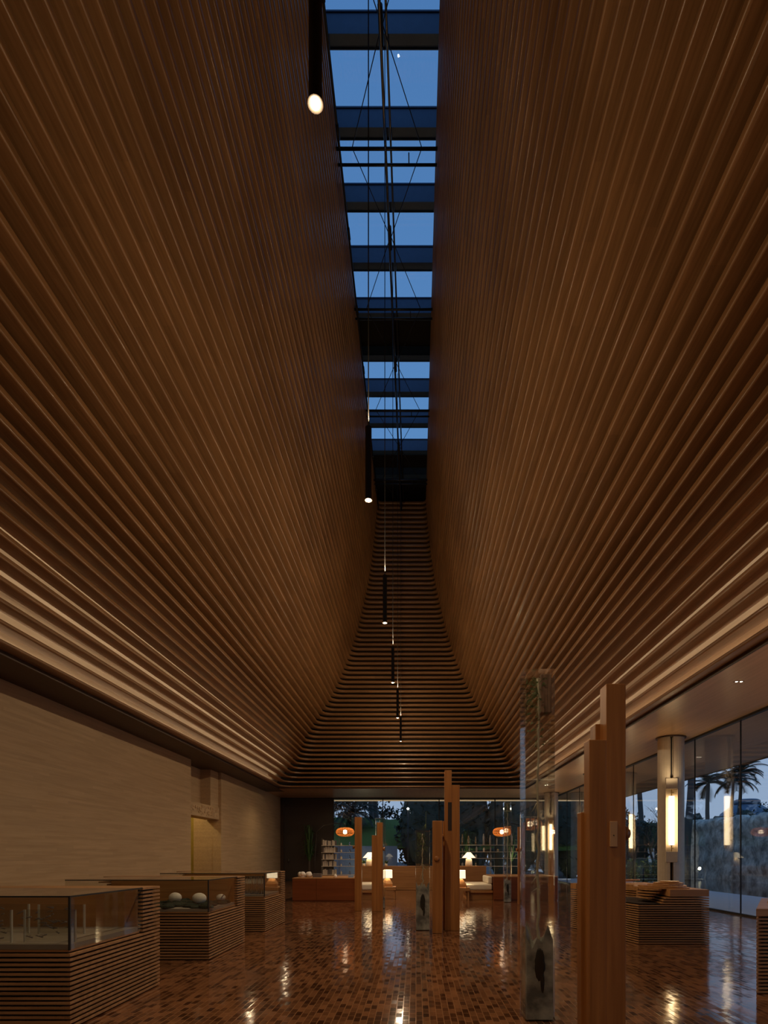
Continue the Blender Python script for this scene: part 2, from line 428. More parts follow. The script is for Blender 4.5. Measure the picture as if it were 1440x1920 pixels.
r.box(XL-2.0, -6.5, YN-.3, 31.5, CEIL+.35, CEIL+.6); r.box(5.3, XR+3.65, YN-.3, 31.5, CEIL+.35, CEIL+.6); r.box(-6.5, 5.3, 26.2, 31.5, CEIL+.35, CEIL+.6)
r.box(XR+3.6, XR+3.65, YN-.3, 31.5, CEIL-.02, CEIL+.6); r.box(XL-2.05, XL-2.0, YN-.3, 31.5, CEIL-.02, CEIL+.6); r.box(XL-2.05, XR+3.65, 31.4, 31.5, CEIL-.02, CEIL+.6)
r.box(XL-2.05, XR+3.65, YN-.35, YN-.3, CEIL-.02, CEIL+.6)
r.build('roof_slab', M['roofing'], kind='structure')

# slatted vault ------------------------------------------------------
PTS = [(118,231),(128,226),(153,206),(176,191),(211,178),(247,157),(279,136),(318,116.5),(365,98),(410,83.5),(458,72),(504,62),(560,54),(624,47.5),(668,44.5)]
def wpx(rp):
    for (r0,w0),(r1,w1) in zip(PTS, PTS[1:]):
        if r0 <= rp <= r1: return w0+(w1-w0)*(rp-r0)/(r1-r0)
    return PTS[-1][1]
Z0, W0, HIP = 25.6, 5.35, .3
rings = []
rp = 128.5
while rp < 664:
    q = (wpx(rp-5)+wpx(rp)+wpx(rp+5))/3/F
    d = (W0-Z0*q)/(1-HIP*q)
    zz = Z0-HIP*d
    rings.append((W0-d, zz, rp*zz/F+EYE, -5.6+HIP*d))
    rp += 8.3+.55*min(1,(rp-128)/250)
def ring_path(Wk, Yf, Yn, rc, seg=6):
    out = []   # centre of curvature + outward normal
    for cx, cy, a0 in ((CX+Wk-rc, Yf-rc, 0), (CX-Wk+rc, Yf-rc, PI/2), (CX-Wk+rc, Yn+rc, PI), (CX+Wk-rc, Yn+rc, 1.5*PI)):
        for i in range(seg+1):
            a = a0+PI/2*i/seg
            out.append((cx, cy, math.cos(a), math.sin(a)))
    return out
TH, DEP = .096, .235
for k in (0, 2, 4, 6, 8):      # thin strips clipped to the backs of some slats, washing the pale backing
    Wk, Yf, zk, Yn = rings[k]
    area('slat_strip', (CX-Wk-.262, 9.5, zk+.05), (0, PI/2, 0), .05, 31, STRIP_W, (1, .83, .60))
    area('slat_strip', (CX+Wk+.262, 9.5, zk+.05), (0, -PI/2, 0), .05, 31, STRIP_W, (1, .83, .60))
SL = MB(); prof_k = []
for k, (Wk, Yf, zk, Yn) in enumerate(rings):
    rc = min(.45, .12+.075*Wk)
    path = ring_path(Wk, Yf, Yn, rc); n = len(path)
    t, D = min(TH, .060+.0045*k), DEP-(.01 if k < 4 else 0)
    prof = [(D,0),(.022,0),(.006,.006),(0,.022),(0,t-.022),(.006,t-.006),(.022,t),(D,t)]
    pn = len(prof); b0 = len(SL.v)
    for (cx, cy, nx, ny) in path:
        for o_, z_ in prof: SL.v.append((cx+nx*(rc+o_), cy+ny*(rc+o_), zk+z_))
    for i in range(n):
        j = (i+1) % n
        nx = path[i][2]+path[j][2]; ny = path[i][3]+path[j][3]
        SL.m = 0 if abs(nx) > abs(ny) else 1
        for a in range(pn):
            c = (a+1) % pn
            SL.face([b0+i*pn+a, b0+i*pn+c, b0+j*pn+c, b0+j*pn+a], a in (1,2,4,5))
SL.build('ceiling', [M['slat_side'], M['slat_end']], kind='structure')
# backing behind the slats
SH = MB(); prev = None
TOPZ = rings[-1][2]
BO = .52
lev = [(W0+BO, Z0+BO, CEIL+.05, -5.6-BO)] + [(Wk+BO, Yf+BO, zk+.05, Yn-BO) for (Wk,Yf,zk,Yn) in rings] + [(rings[-1][0]+BO, rings[-1][1]+BO, TOPZ+1.3, rings[-1][3]-BO)]
for k, (Wk,Yf,zk,Yn) in enumerate(lev):
    pth = [(CX+Wk,Yf),(CX-Wk,Yf),(CX-Wk,Yn),(CX+Wk,Yn)]
    cur = [(x,y,zk) for x,y in pth]
    if prev:
        for i in range(4):
            j = (i+1) % 4
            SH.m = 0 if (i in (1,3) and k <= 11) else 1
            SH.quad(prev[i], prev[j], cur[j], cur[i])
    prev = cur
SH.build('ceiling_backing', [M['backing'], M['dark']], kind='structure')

# ------------------------------------------------------------------ skylight
RS = 15.3; ZS = RS+EYE
SX0, SX1 = CX-1.30, CX+1.30
beam_far = [RS*F/(1/(6.614e-4+.835e-4*i)) for i in range(-4, 11)]
places = ['first','second','third','fourth','fifth','sixth','seventh','eighth','ninth','tenth','eleventh','twelfth','thirteenth','fourteenth','fifteenth']
seen = 0
for i, yf in enumerate(beam_far):
    if yf > rings[-1][1]: continue
    b = MB(); yn = yf-.205
    b.box(SX0, SX1, yn, yf, ZS, ZS+.03); b.box(SX0, SX1, yn, yf, ZS+.42, ZS+.45); b.box(SX0, SX1, yn+.02, yn+.06, ZS+.03, ZS+.42)
    b.box(SX0, SX1, yf-.02, yf-.005, ZS-.03, ZS)
    if 3 < i: seen += 1
    lab = 'dark blue steel beam crossing the skylight, %s counted from the near end' % places[seen-1 if i > 3 else 0] if i > 3 else 'dark blue steel beam crossing the skylight overhead beyond the top of the photo'
    b.build('roof_beam', M['beam'], label=lab, cat='beam', group='steel beams across the skylight')
g = empty('window_1', (0,0,0), kind='structure')
yy = -5.2
ys = [beam_far[0]-1.5]+beam_far
for i in range(len(ys)-1):
    if i == 9: continue
    if ys[i+1] > rings[-1][1]+.4: continue
    MB().box(SX0-.05, SX1+.05, ys[i]-.08, ys[i+1]-.12, ZS+.46, ZS+.475).build('pane', M['sky_glass'], g)
rb = MB(); rb.box(SX0-.3, SX1+.3, ys[9]-.1, ys[10]-.12, ZS+.30, ZS+.5); rb.box(SX0-.3, SX1+.3, rings[-1][1]-1.9, rings[-1][1]+1, ZS+.30, ZS+.5)
rb.box(SX0-.3, SX1+.3, -6.2, ys[0]-.05, ZS+.30, ZS+.5)
rb.build('roof_infill', M['dark'], kind='structure')
MB().box(SX0-.12, SX0-.06, -6, rings[-1][1]+.3, ZS-.2, ZS+.6).box(SX1+.06, SX1+.12, -6, rings[-1][1]+.3, ZS-.2, ZS+.6).build('trim_5', M['steel'], kind='structure')

# cable truss under the glass
RT = 14.6; ZT = RT+EYE
tr = empty('skylight_truss', (CX, 6, ZT), label='long steel rod and cable truss running below the skylight glass', cat='truss')
def trp(x, y, z): return (x-CX, y-6, z-ZT)
nodes = [11.9+3.5*k for k in range(-4, 4)]
b = MB(); b.tube([trp(CX-.03, -4, ZT+.0), trp(CX-.03, 24.2, ZT+.0)], .028, 8); b.build('lower_rod', M['rod'], tr)
b = MB(); b.tube([trp(CX+.07, -4, ZT+.35), trp(CX+.07, 24.2, ZT+.35)], .022, 8); b.build('upper_rod', M['rod'], tr)
for y in nodes:
    for dz, dy, r_ in ((0,0,.03),(.05,.32,.026)):
        b = MB(); b.tube([trp(CX-1.15, y+dy, ZT+dz), trp(CX+1.15, y+dy, ZT+dz)], r_, 8)
        b.build('cross_rod', M['steel'], tr)
    for s in (-1,1):
        for dy in (-1.7, 1.75):
            b = MB(); b.tube([trp(CX+s*.72, y, ZT+.02), trp(CX+.02*s, y+dy, ZT+.08)], .009, 6); b.build('cable', M['steel'], tr)
    b = MB(); b.tube([trp(CX-.02, y+1.75-.25, ZT+.03), trp(CX-.02, y+1.75+.25, ZT+.03)], .045, 8); b.build('turnbuckle', M['black'], tr)
    b = MB(); b.tube([trp(CX+.45, y+.1, ZT+.04), trp(CX+.45, y+.3, ZT+.05)], .012, 6); b.build('spacer', M['steel'], tr)
pp = empty('conduit', (CX-.98, 6, ZT), label='thin dark conduit pipe with clamps along the left edge of the skylight', cat='pipe')
b = MB(); b.tube([(0,-10,0),(0,18.2,0)], .022, 8); b.build('pipe', M['black'], pp)
for k in range(12):
    b = MB(); b.tube([(0,-4+k*1.9,0),(0,-3.75+k*1.9,0)], .034, 8); b.build('clamp', M['black'], pp)

# ------------------------------------------------------------------ pendants
RP = 4.48; ZP = RP+EYE
ord_ = ['nearest and largest, glowing beside the top of the skylight', 'second from the front, against the left slats', 'third from the front, before the end slats',
        'fourth from the front, hanging just below the third', 'fifth from the front, small before the end slats', 'farthest and lowest in the photo, tiny before the end slats']
def pendant_light(y, up):
    l = bpy.data.lights.new('pendant_spot', 'SPOT'); l.energy = SPOT_W; l.spot_size = math.radians(150); l.spot_blend = 1; l.color = (1,.75,.46); l.shadow_soft_size = .03
    o = bpy.data.objects.new('pendant_spot', l); o.location = (CX, y, ZP-.03); COL.objects.link(o)
    l = bpy.data.lights.new('pendant_glow', 'POINT'); l.energy = GLOBE_W*(.08 if y < 0 else .3 if y < 5 else .95 if y < 9 else 1.15); l.color = (1,.76,.48); l.shadow_soft_size = .01
    o = bpy.data.objects.new('pendant_glow', l); o.location = (CX, y, ZP-.07); COL.objects.link(o)
    if up:
        l = bpy.data.lights.new('pendant_upfill', 'SPOT'); l.energy = up; l.spot_size = math.radians(150); l.spot_blend = 1; l.color = (1,.76,.48); l.shadow_soft_size = .03
        o = bpy.data.objects.new('pendant_upfill', l); o.location = (CX+.03, y, ZP+1.0); o.rotation_euler = (PI,0,0); COL.objects.link(o)
for i in range(-1, 6):
    y = 1.0/(1/(7.1e-4))*RP*F+i*7.92e-4*RP*F
    lab = 'slim black cylinder pendant lamp, ' + ord_[i] if i >= 0 else 'slim black cylinder pendant lamp hanging above and behind the camera'
    p = empty('pendant_lamp', (CX, y, ZP), label=lab, cat='pendant lamp', group='cylinder pendants in a row below the skylight')
    b = MB(); b.lathe([(.034,.0),(.047,.0),(.047,.006),(.04,.008),(.04,.92),(.012,.94)], 24); hs = b.build('housing', M['pend'], p)  # bottom flange added to keep the glow off the housing
    b = MB(); b.lathe([(.0001,-.003),(.027,-.003)], 20); b.build('lens', M['lens'], hs)
    b = MB(); b.tube([(0,0,.93),(0,0,RS-RP+.4)], .008, 6); b.build('cable', M['black'], p)
    pendant_light(y, UP_W*max(0, min(i, 2))/2)

# ------------------------------------------------------------------ right glazing
g = empty('window_2', (0,0,0), kind='structure')
MU = [12.54+2.06*k for k in range(-9, 9)]
MU = [y for y in MU if YN < y < YF-.4]
edges = [YN+.05]+MU+[YF]
for a, c in zip(edges, edges[1:]):
    MB().box(XR-.008, XR+.008, a+.008, c-.008, .04, CEIL-.04).build('pane', M['glass'], g)
for y in MU:
    MB().box(XR-.014, XR+.014, y-.008, y+.008, .04, CEIL-.04).build('joint', M['black'], g)
MB().box(XR-.03, XR+.03, YN, YF, 0, .04).build('sill_rail', M['black'], g)
MB().box(XR-.05, XR+.05, YN, YF, CEIL-.05, CEIL).build('head_rail', M['black'], g)
# back glazing: dark tinted leaf at left, clear panes after
g = empty('window_3', (0,0,0), kind='structure')
bx = [-7.0, -4.28, -1.72, 1.2, 4.1, 7.05]
for i, (a, c) in enumerate(zip(bx, bx[1:])):
    MB().box(a+.02, c-.02, YF-.01, YF+.01, .05, CEIL-.06).build('pane', M['tint'] if i == 0 else M['glass'], g)
for x in bx[1:-1]:
    MB().box(x-.022, x+.022, YF-.03, YF+.03, .05, CEIL-.06).build('mullion', M['black'], g)
MB().box(-7.02, 7.05, YF-.04, YF+.04, CEIL-.07, CEIL).build('head_rail', M['black'], g)
MB().box(-7.02, 7.05, YF-.04, YF+.04, 0, .05).build('sill_rail', M['black'], g)
MB().box(-7.02, -6.86, YF-.1, YF+.05, .0, CEIL).build('jamb', M['soffit_dark'], g)
b = MB(); b.tube([(-6.6, YF-.07, .95),(-6.6, YF-.07, 1.15)], .03, 8); b.build('handle', M['rod'], g)
# edge of the back eave, its lamplit look put in as emission
MB().box(-9.0, XR+3.5, 31.3, 31.34, CEIL-.03, CEIL-.001).build('trim_6', M['eave_glow'], kind='structure')

# ------------------------------------------------------------------ columns
def column(y, x, lab):
    rz = -math.radians(20)
    c = empty('column', (x, y, 0), rz, label=lab, cat='column', group='round cream columns along the glass wall')
    def notch(w, z0, z1, mb):
        R_ = .315; poly = []
        a0 = math.asin(w/2/R_)
        for i in range(29):
            a = -PI/2 + a0 + (2*PI-2*a0)*i/28
            poly.append((R_*math.cos(a), R_*math.sin(a)))
        dpt = .16
        poly += [(-w/2, -R_+dpt), (w/2, -R_+dpt)]
        mb.prism(poly, z0, z1)
    b = MB(); notch(.075, 0, 1.4, b); notch(.27, 1.4, 2.95, b); notch(.075, 2.95, CEIL-.001, b)
    o = b.build('shaft', M['column'], c)
    for z0, z1 in ((2.95, 3.22), (1.13, 1.4)):
        b = MB(); b.box(-.135, .135, -.335, -.18, z0, z1); b.build('collar_block', M['column'], c, bevel=.008)
    b = MB(); b.box(-.012, .012, -.2, -.17, 3.22, CEIL-.01); b.box(-.012, .012, -.2, -.17, .02, 1.13); b.build('groove_rod', M['steel'], c)
    tb = MB(); tb.lathe([(.0001,1.56),(.062,1.56),(.062,2.78),(.0001,2.78)], 20, (0,-.24)); tub = tb.build('lamp_tube', M['tube'], c)
    for z0, z1 in ((1.40, 1.56), (2.78, 2.95)):
        b = MB(); b.tube([(0,-.24,z0),(0,-.24,z1)], .012, 8); b.tube([(0,-.24,(z0+z1)/2),(.05,-.24,(z0+z1)/2)], .01, 8)
        b.lathe([(.05,0),(.05,.015)], 16, (0,-.24), z0=z1-.015 if z0 < 2 else z0); b.build('lamp_bracket', M['brass'], tub)
    b = MB(); b.lathe([(.36,0),(.36,.03)], 28, z0=CEIL-.032); b.build('top_ring', M['soffit_dark'], c)
def column_fill(x, y):  # added fill beside each column to lift the soffit, no fixture there
    l = bpy.data.lights.new('column_fill','SPOT'); l.energy = 14; l.spot_size = math.radians(165); l.spot_blend = .8; l.color = (1,.74,.42); l.shadow_soft_size = .05
    o = bpy.data.objects.new('column_fill', l); o.location = (x-.28, y-.62, 3.0); o.rotation_euler = (PI,0,0); COL.objects.link(o)
for _y in (14.6, 21.0, 27.4, 8.2): column_fill(6.46, _y)
for _y in (3.0, 9.2, 17.8, 23.5):       # added fill from floor level, without fixtures, to brighten the soffit
    l = bpy.data.lights.new('soffit_fill','SPOT'); l.energy = 85; l.spot_size = math.radians(115); l.spot_blend = .9; l.color = (1,.72,.42); l.shadow_soft_size = .06
    o = bpy.data.objects.new('soffit_fill', l); o.location = (6.75, _y, .05); o.rotation_euler = (PI, math.radians(6), 0); COL.objects.link(o)
column(14.6, 6.46, 'cream column with a glowing vertical tube lamp, in full view behind the contoured slatted table')
column(21.0, 6.46, 'cream column with tube lamp mostly hidden behind the tall stepped wooden post')
column(27.4, 6.44, 'farthest cream column, its lit strip just right of the tall clear acrylic post')
column(8.2, 6.46, 'cream column with tube lamp standing outside the right edge of the photo')

# ------------------------------------------------------------------ display cabinets
PITCH = .0357
def cabinet(loc, plan_full, lab, back_y=1.14, tip=True):
    """plan_full: polygon in local coordinates, front right corner at the origin, y into the room depth"""
    c = empty('display_cabinet', loc, label=lab, cat='display cabinet', group='slatted display cabinets along the left wall')
    xs = min(p[0] for p in plan_full); yb = max(p[1] for p in plan_full)
    b = MB()
    def inset(poly, d):
        cx = sum(p[0] for p in poly)/len(poly); cy = sum(p[1] for p in poly)/len(poly)
        return [(p[0]+(cx-p[0])/abs(cx-p[0])*d if abs(cx-p[0]) > 1e-6 else p[0], p[1]+(cy-p[1])/abs(cy-p[1])*d if abs(cy-p[1]) > 1e-6 else p[1]) for p in poly]
    nlow = 16
    for k in range(nlow):
        pl = [(p[0]-(random.uniform(0,.12) if p[0] < -.6 and tip else 0), p[1]) for p in plan_full]
        z = .012+k*PITCH; b.prism(pl, z, z+.0195)
    zlow = .012+nlow*PITCH
    b.build('slatted_base', M['slats'], c)
    b = MB(); b.prism(inset(plan_full, .055), 0, zlow-.004); b.build('core', M['core'], c)
    # full height slatted block at the back
    back = [(0,back_y),(0,yb)]+[p for p in plan_full if p[1] == yb and p[0] < -.1]+[(xs,back_y)]
    b = MB(); nup = 12
    for k in range(nup):
        pl = [(p[0]-(random.uniform(0,.16) if p[0] < -.6 and tip else 0), p[1]) for p in back]
        z = zlow+k*PITCH; b.prism(pl, z, z+.0195)
    b.build('slatted_back', M['slats'], c)
    b = MB(); b.prism(inset(back, .05), zlow-.003, zlow+nup*PITCH-.018); b.build('back_core', M['core'], c)
    MB().box(xs+.05, -.045, back_y-.028, back_y-.004, zlow, .985).build('back_panel', M['post_x'], c)
    # tray and glass hood
    xl = xs+.06
    MB().box(xl, -.02, .02, back_y-.03, zlow-.004, zlow+.012).build('rim_board', M['post_x'], c)
    MB().box(xl+.02, -.03, .03, back_y-.04, zlow+.013, zlow+.05).build('tray', M['white'], c)
    zt = .985
    h = MB()
    h.box(xl, -.012, .008, .016, zlow+.012, zt); h.build('front_glass', M['case_glass'], c)
    h = MB(); h.box(-.014, -.006, .016, back_y-.03, zlow+.012, zt); h.build('side_glass', M['case_glass'], c)
    h = MB(); h.box(xl, -.006, .006, back_y+.02, zt, zt+.01); h.build('top_glass', M['case_glass'], c)
    h = MB(); h.box(-.018, -.004, .004, .018, zlow+.01, zt+.01); h.box(xl, -.004, .002, .012, zt+.002, zt+.014); h.box(-.012, -.002, .004, back_y, zt+.002, zt+.014)
    h.build('glass_joint', M['black'], c)
    return c, zlow+.05
planA = [(0,0),(0,1.5),(-1.38,1.5),(-2.2,.7),(-2.2,0)]
planB = [(0,0),(0,1.5),(-1.85,1.5),(-1.85,1.2),(-1.3,0)]
c1, zt1 = cabinet((-2.57, 4.28, 0), planA, 'nearest slatted wooden display cabinet cut off by the left edge of the photo', tip=False)
c2, zt2 = cabinet((-2.57, 7.15, 0), planB, 'middle slatted wooden display cabinet holding round white stones under glass')
c3, zt3 = cabinet((-2.57, 9.80, 0), planB, 'farthest slatted display cabinet on the left, with a ribbed clear block under glass')
# specimen frames in the first cabinet
fx = [(-.25,.15),(-.72,.12),(-1.15,.14),(-.45,.62),(-.95,.66)]
flab = ['clear acrylic specimen frame at the right front corner of the nearest vitrine', 'clear acrylic specimen frame at the middle front of the nearest vitrine',
        'clear acrylic specimen frame at the left front of the nearest vitrine', 'clear acrylic specimen frame at the right rear of the nearest vitrine', 'clear acrylic specimen frame at the left rear of the nearest vitrine']
for (dx, dy), lb in zip(fx, flab):
    sf = empty('specimen_frame', (-2.57+dx-.2, 4.28+dy, zt1), label=lb, cat='specimen frame', group='acrylic specimen frames in the near vitrine')
    MB().box(0, .012, 0, .016, 0, .25).build('frame_upright', M['edge'], sf); MB().box(.388, .40, 0, .016, 0, .25).build('frame_upright', M['edge'], sf)
    MB().box(.012, .388, .005, .011, .01, .25).build('sheet', M['case_glass'], sf)
    b = MB()
    for k in range(16):
        x = random.uniform(.04,.36); z = random.uniform(.03,.23); a = random.uniform(-.5,.5); l_ = random.uniform(.01,.035)
        b.tube([(x-l_,.0,z-l_*a),(x+l_,.0,z+l_*a)], [.002,.006], 6)
        b.tube([(x,.0,z),(x+l_*.6,-.003,z+.012)], .0015, 5); b.tube([(x,.0,z),(x-l_*.6,-.003,z+.012)], .0015, 5)
    b.build('specimens', M['bookdark'], sf, kind='stuff')
# dark moss and stones in the second cabinet
b = MB()
for k in range(60):
    b.blob((random.uniform(-1.05,-.08), random.uniform(.1,1.02), .006), (random.uniform(.06,.12), random.uniform(.06,.12), random.uniform(.02,.06)), 10, 6, .12, flat=0)
b.build('moss_bed', M['moss'], loc=(-2.57,7.15,zt2), kind='stuff', label='dark moss bed under the white stones in the middle vitrine', cat='moss')
for (x, y, rr, lb) in ((-.29,.45,.088,'round white stone at the centre of the middle vitrine, largest of three'), (-.72,.72,.08,'round white stone at the left of the middle vitrine'), (-.15,.88,.06,'small white stone seen through the side glass of the middle vitrine')):
    b = MB(); b.blob((0,0,rr*.72), (rr*1.05,rr,rr*.86), 24, 14, .008, flat=-.8)
    b.build('stone', M['stone_white'], loc=(-2.57+x, 7.15+y, zt2+.035), label=lb, cat='stone', group='white stones in the middle vitrine')
b = MB()
for k in range(22):
    x = -.62+k*.027; b.tube([(x,.0,0),(x+random.uniform(-.004,.004),random.uniform(-.01,.01),.15),(x,.0,.31)], .012, 8)
b.build('ribbed_block', M['clear_item'], loc=(-2.57,9.80+.14,zt3), label='clear ribbed glass block in the farthest vitrine', cat='glass block')

# ------------------------------------------------------------------ contoured slatted tables
def blob_poly(cx, cy, rx, ry, n=18, jit=.12, seed=0):
    rnd = random.Random(seed); ph = [rnd.uniform(0,6.28) for _ in range(3)]
    return [(cx+rx*math.cos(a)*(1+jit*math.sin(2*a+ph[0])+jit*.6*math.sin(3*a+ph[1])), cy+ry*math.sin(a)*(1+jit*math.sin(2*a+ph[2]))) for a in [2*PI*i/n for i in range(n)]]
ct = empty('contour_table', (3.25, 8.41, 0), label='slatted wooden table with carved stepped landscape top, before the glowing column', cat='table')
base = [(0,0),(1.03,0),(1.03,2.4),(.1,2.4),(-.46,1.99)]
b = MB(); nsl = 17
for k in range(nsl):
    z = .01+k*.0342; b.prism(base, z, z+.018)
b.build('slatted_base', M['slats'], ct)
ins = [(.05,.05),(.94,.05),(.94,2.35),(.12,2.35),(-.38,1.97)]
b = MB(); b.prism(ins, 0, .575); b.build('core', M['core'], ct)
zb = .01+nsl*.0342
b = MB(); up = [(.33,0),(1.03,0),(1.03,2.4),(.1,2.4),(-.46,1.99),(-.40,1.80),(.25,1.75),(.55,1.2),(.42,.6)]
for k in range(3):
    z = zb+k*.036; q = [(p[0]+(.03*(k) if (p[0] < .6 and p[1] < 1.9 and p[1] >= 0 and p[0] > .2) else 0), p[1]) for p in up]
    b.prism(q, z, z+.02)
q = [(.36+.1,0),(1.03,0),(1.03,2.4),(.1,2.4),(-.46,1.99),(-.40,1.84),(.28,1.8),(.62,1.2),(.52,.6)]
b.prism(q, zb+.108, .80); b.build('rim_slab', M['post_x'], ct)
b = MB()
for k, (rx, ry, cx, cy) in enumerate([(.40,.52,.58,.62),(.34,.44,.62,.62),(.27,.34,.66,.6),(.2,.24,.68,.58),(.13,.15,.70,.56)]):
    b.prism([(min(p[0],1.0), max(p[1],.03)) for p in blob_poly(cx, cy, rx, ry, 20, .1, k)], .80+k*.021-(.0 if k else .001), .80+(k+1)*.021-.003)
for k in range(4):
    b.prism(blob_poly(.36-.03*k, .5-.02*k, .16-.012*k, .3-.02*k, 16, .1, 20+k), .775-k*.04, .795-k*.04)
b.build('contour_layers', M['post_x'], ct)
b = MB()
for k in range(3):
    b.prism(blob_poly(.15+.25*k, 2.15, .4-.09*k, .16-.03*k, 16, .1, 40+k), .80+k*.022, .819+k*.022)
b.build('ridge_layers', M['post_x'], ct)
MB().prism([(.02,.02),(.36,.02),(.5,.6),(.6,1.2),(.2,1.74),(-.38,1.8)], zb+.001, zb+.004).build('basin', M['core'], ct)
# near slatted table at the right edge
nt2 = empty('slatted_table', (3.19, 5.4, 0), label='slatted wooden table cut off by the right edge of the photo', cat='table')
b = MB()
for k in range(21):
    z = .01+k*.0342; b.prism([(0,0),(1.6,0),(1.6,1.35),(.86,1.35)], z, z+.018)
b.build('slatted_base', M['slats'], nt2)
MB().prism([(.1,.05),(1.55,.05),(1.55,1.3),(.9,1.3)], 0, .728).build('core', M['core'], nt2)
MB().prism([(-.005,-.005),(1.605,-.005),(1.605,1.355),(.86,1.355)], .728, .80).build('top_slab', M['post_x'], nt2, bevel=.004)
b = MB(); 
for k in range(3): b.prism(blob_poly(.95, .55, .42-.09*k, .4-.09*k, 18, .1, 60+k), .80+k*.02, .818+k*.02)
b.build('contour_layers', M['post_x'], nt2)

# ------------------------------------------------------------------ wooden posts
def post(name, loc, boards, lab, group='stepped wooden posts'):
    """boards: (x0,x1,y0,y1,z0,z1); each board of the stepped post is a part"""
    p = empty(name, loc, label=lab, cat='post', group=group)
    for bd in boards:
        MB().box(*bd).build('board', M['post'], p, bevel=.004)
    return p
# big near post, slightly tapering steps
p = post('wooden_post', (1.19, 4.0, 0), [
    (.132,.268, 0,.14, 0,2.493), (.014,.132, 0,.13, 0,2.104), (.10,.235, .14,.27, 0,2.245), (-.007,.09, .131,.23, 0,1.61)],
    'tallest stepped wooden post in the right foreground, with small pale plate and knob')
pl = MB().box(.154, .206, -.010, .002, 1.36, 1.537).build('plate', M['label'], p, bevel=.003)
b = MB(); b.blob((.18,-.011,1.44), (.005,.003,.004), 8, 6); b.build('plate_screw', M['black'], pl)
b = MB(); b.lathe([(.055,0),(.05,.03),(.03,.045),(.03,.05)], 24)
for i, v in enumerate(b.v): b.v[i] = (v[2]+.267, v[1]+.07, v[0]+1.455)
b.build('knob', M['post'], p)
def peg(p, x, z, y=.0, d=-1):
    b = MB(); b.tube([(x,y,z),(x+d*.05,y,z)], [.035,.045], 12); b.build('peg', M['post'], p)
p = post('wooden_post', ((834-VPX)*9.96/F, 9.96, 0), [(.0,.12,0,.2,0,2.775), (.12,.258,0,.22,0,2.52), (-.03,.0,.06,.16,0,1.9)], 'tall two-board wooden post standing left of the clear acrylic foreground post')
MB().box(.055,.12,-.004,.02,1.73,2.22).build('notch_shade', M['core'], p)  # dark plate stands in for the shade inside a notch
peg(p, -.02, 1.63, .05)
p = post('wooden_post', ((811-VPX)*9.6/F, 9.6, 0), [(.0,.165,0,.16,0,1.88)], 'short plain wooden post beside the frosted-foot acrylic post at centre')
b = MB(); b.blob((.07,-.012,1.245), (.045,.016,.045), 16, 10); b.build('peg', M['post'], p)
p = post('wooden_post', ((665-VPX)*13.5/F, 13.5, 0), [(.0,.16,0,.16,0,2.2)], 'plain wooden post farthest left, before the sofa end')
peg(p, .0, 1.5, .08)
p = post('wooden_post', ((697-VPX)*13.4/F, 13.4, 0), [(.0,.12,0,.2,0,1.77), (.12,.255,0,.2,0,2.07)], 'two-step wooden post in front of the clear panel post')
peg(p, .25, 1.45, .08, 1)
p = post('wooden_post', ((972-VPX)*15.3/F, 15.3, 0), [(.0,.13,0,.14,0,2.06)], 'slim wooden post just left of the foreground acrylic post')
peg(p, .0, 1.45, .06)

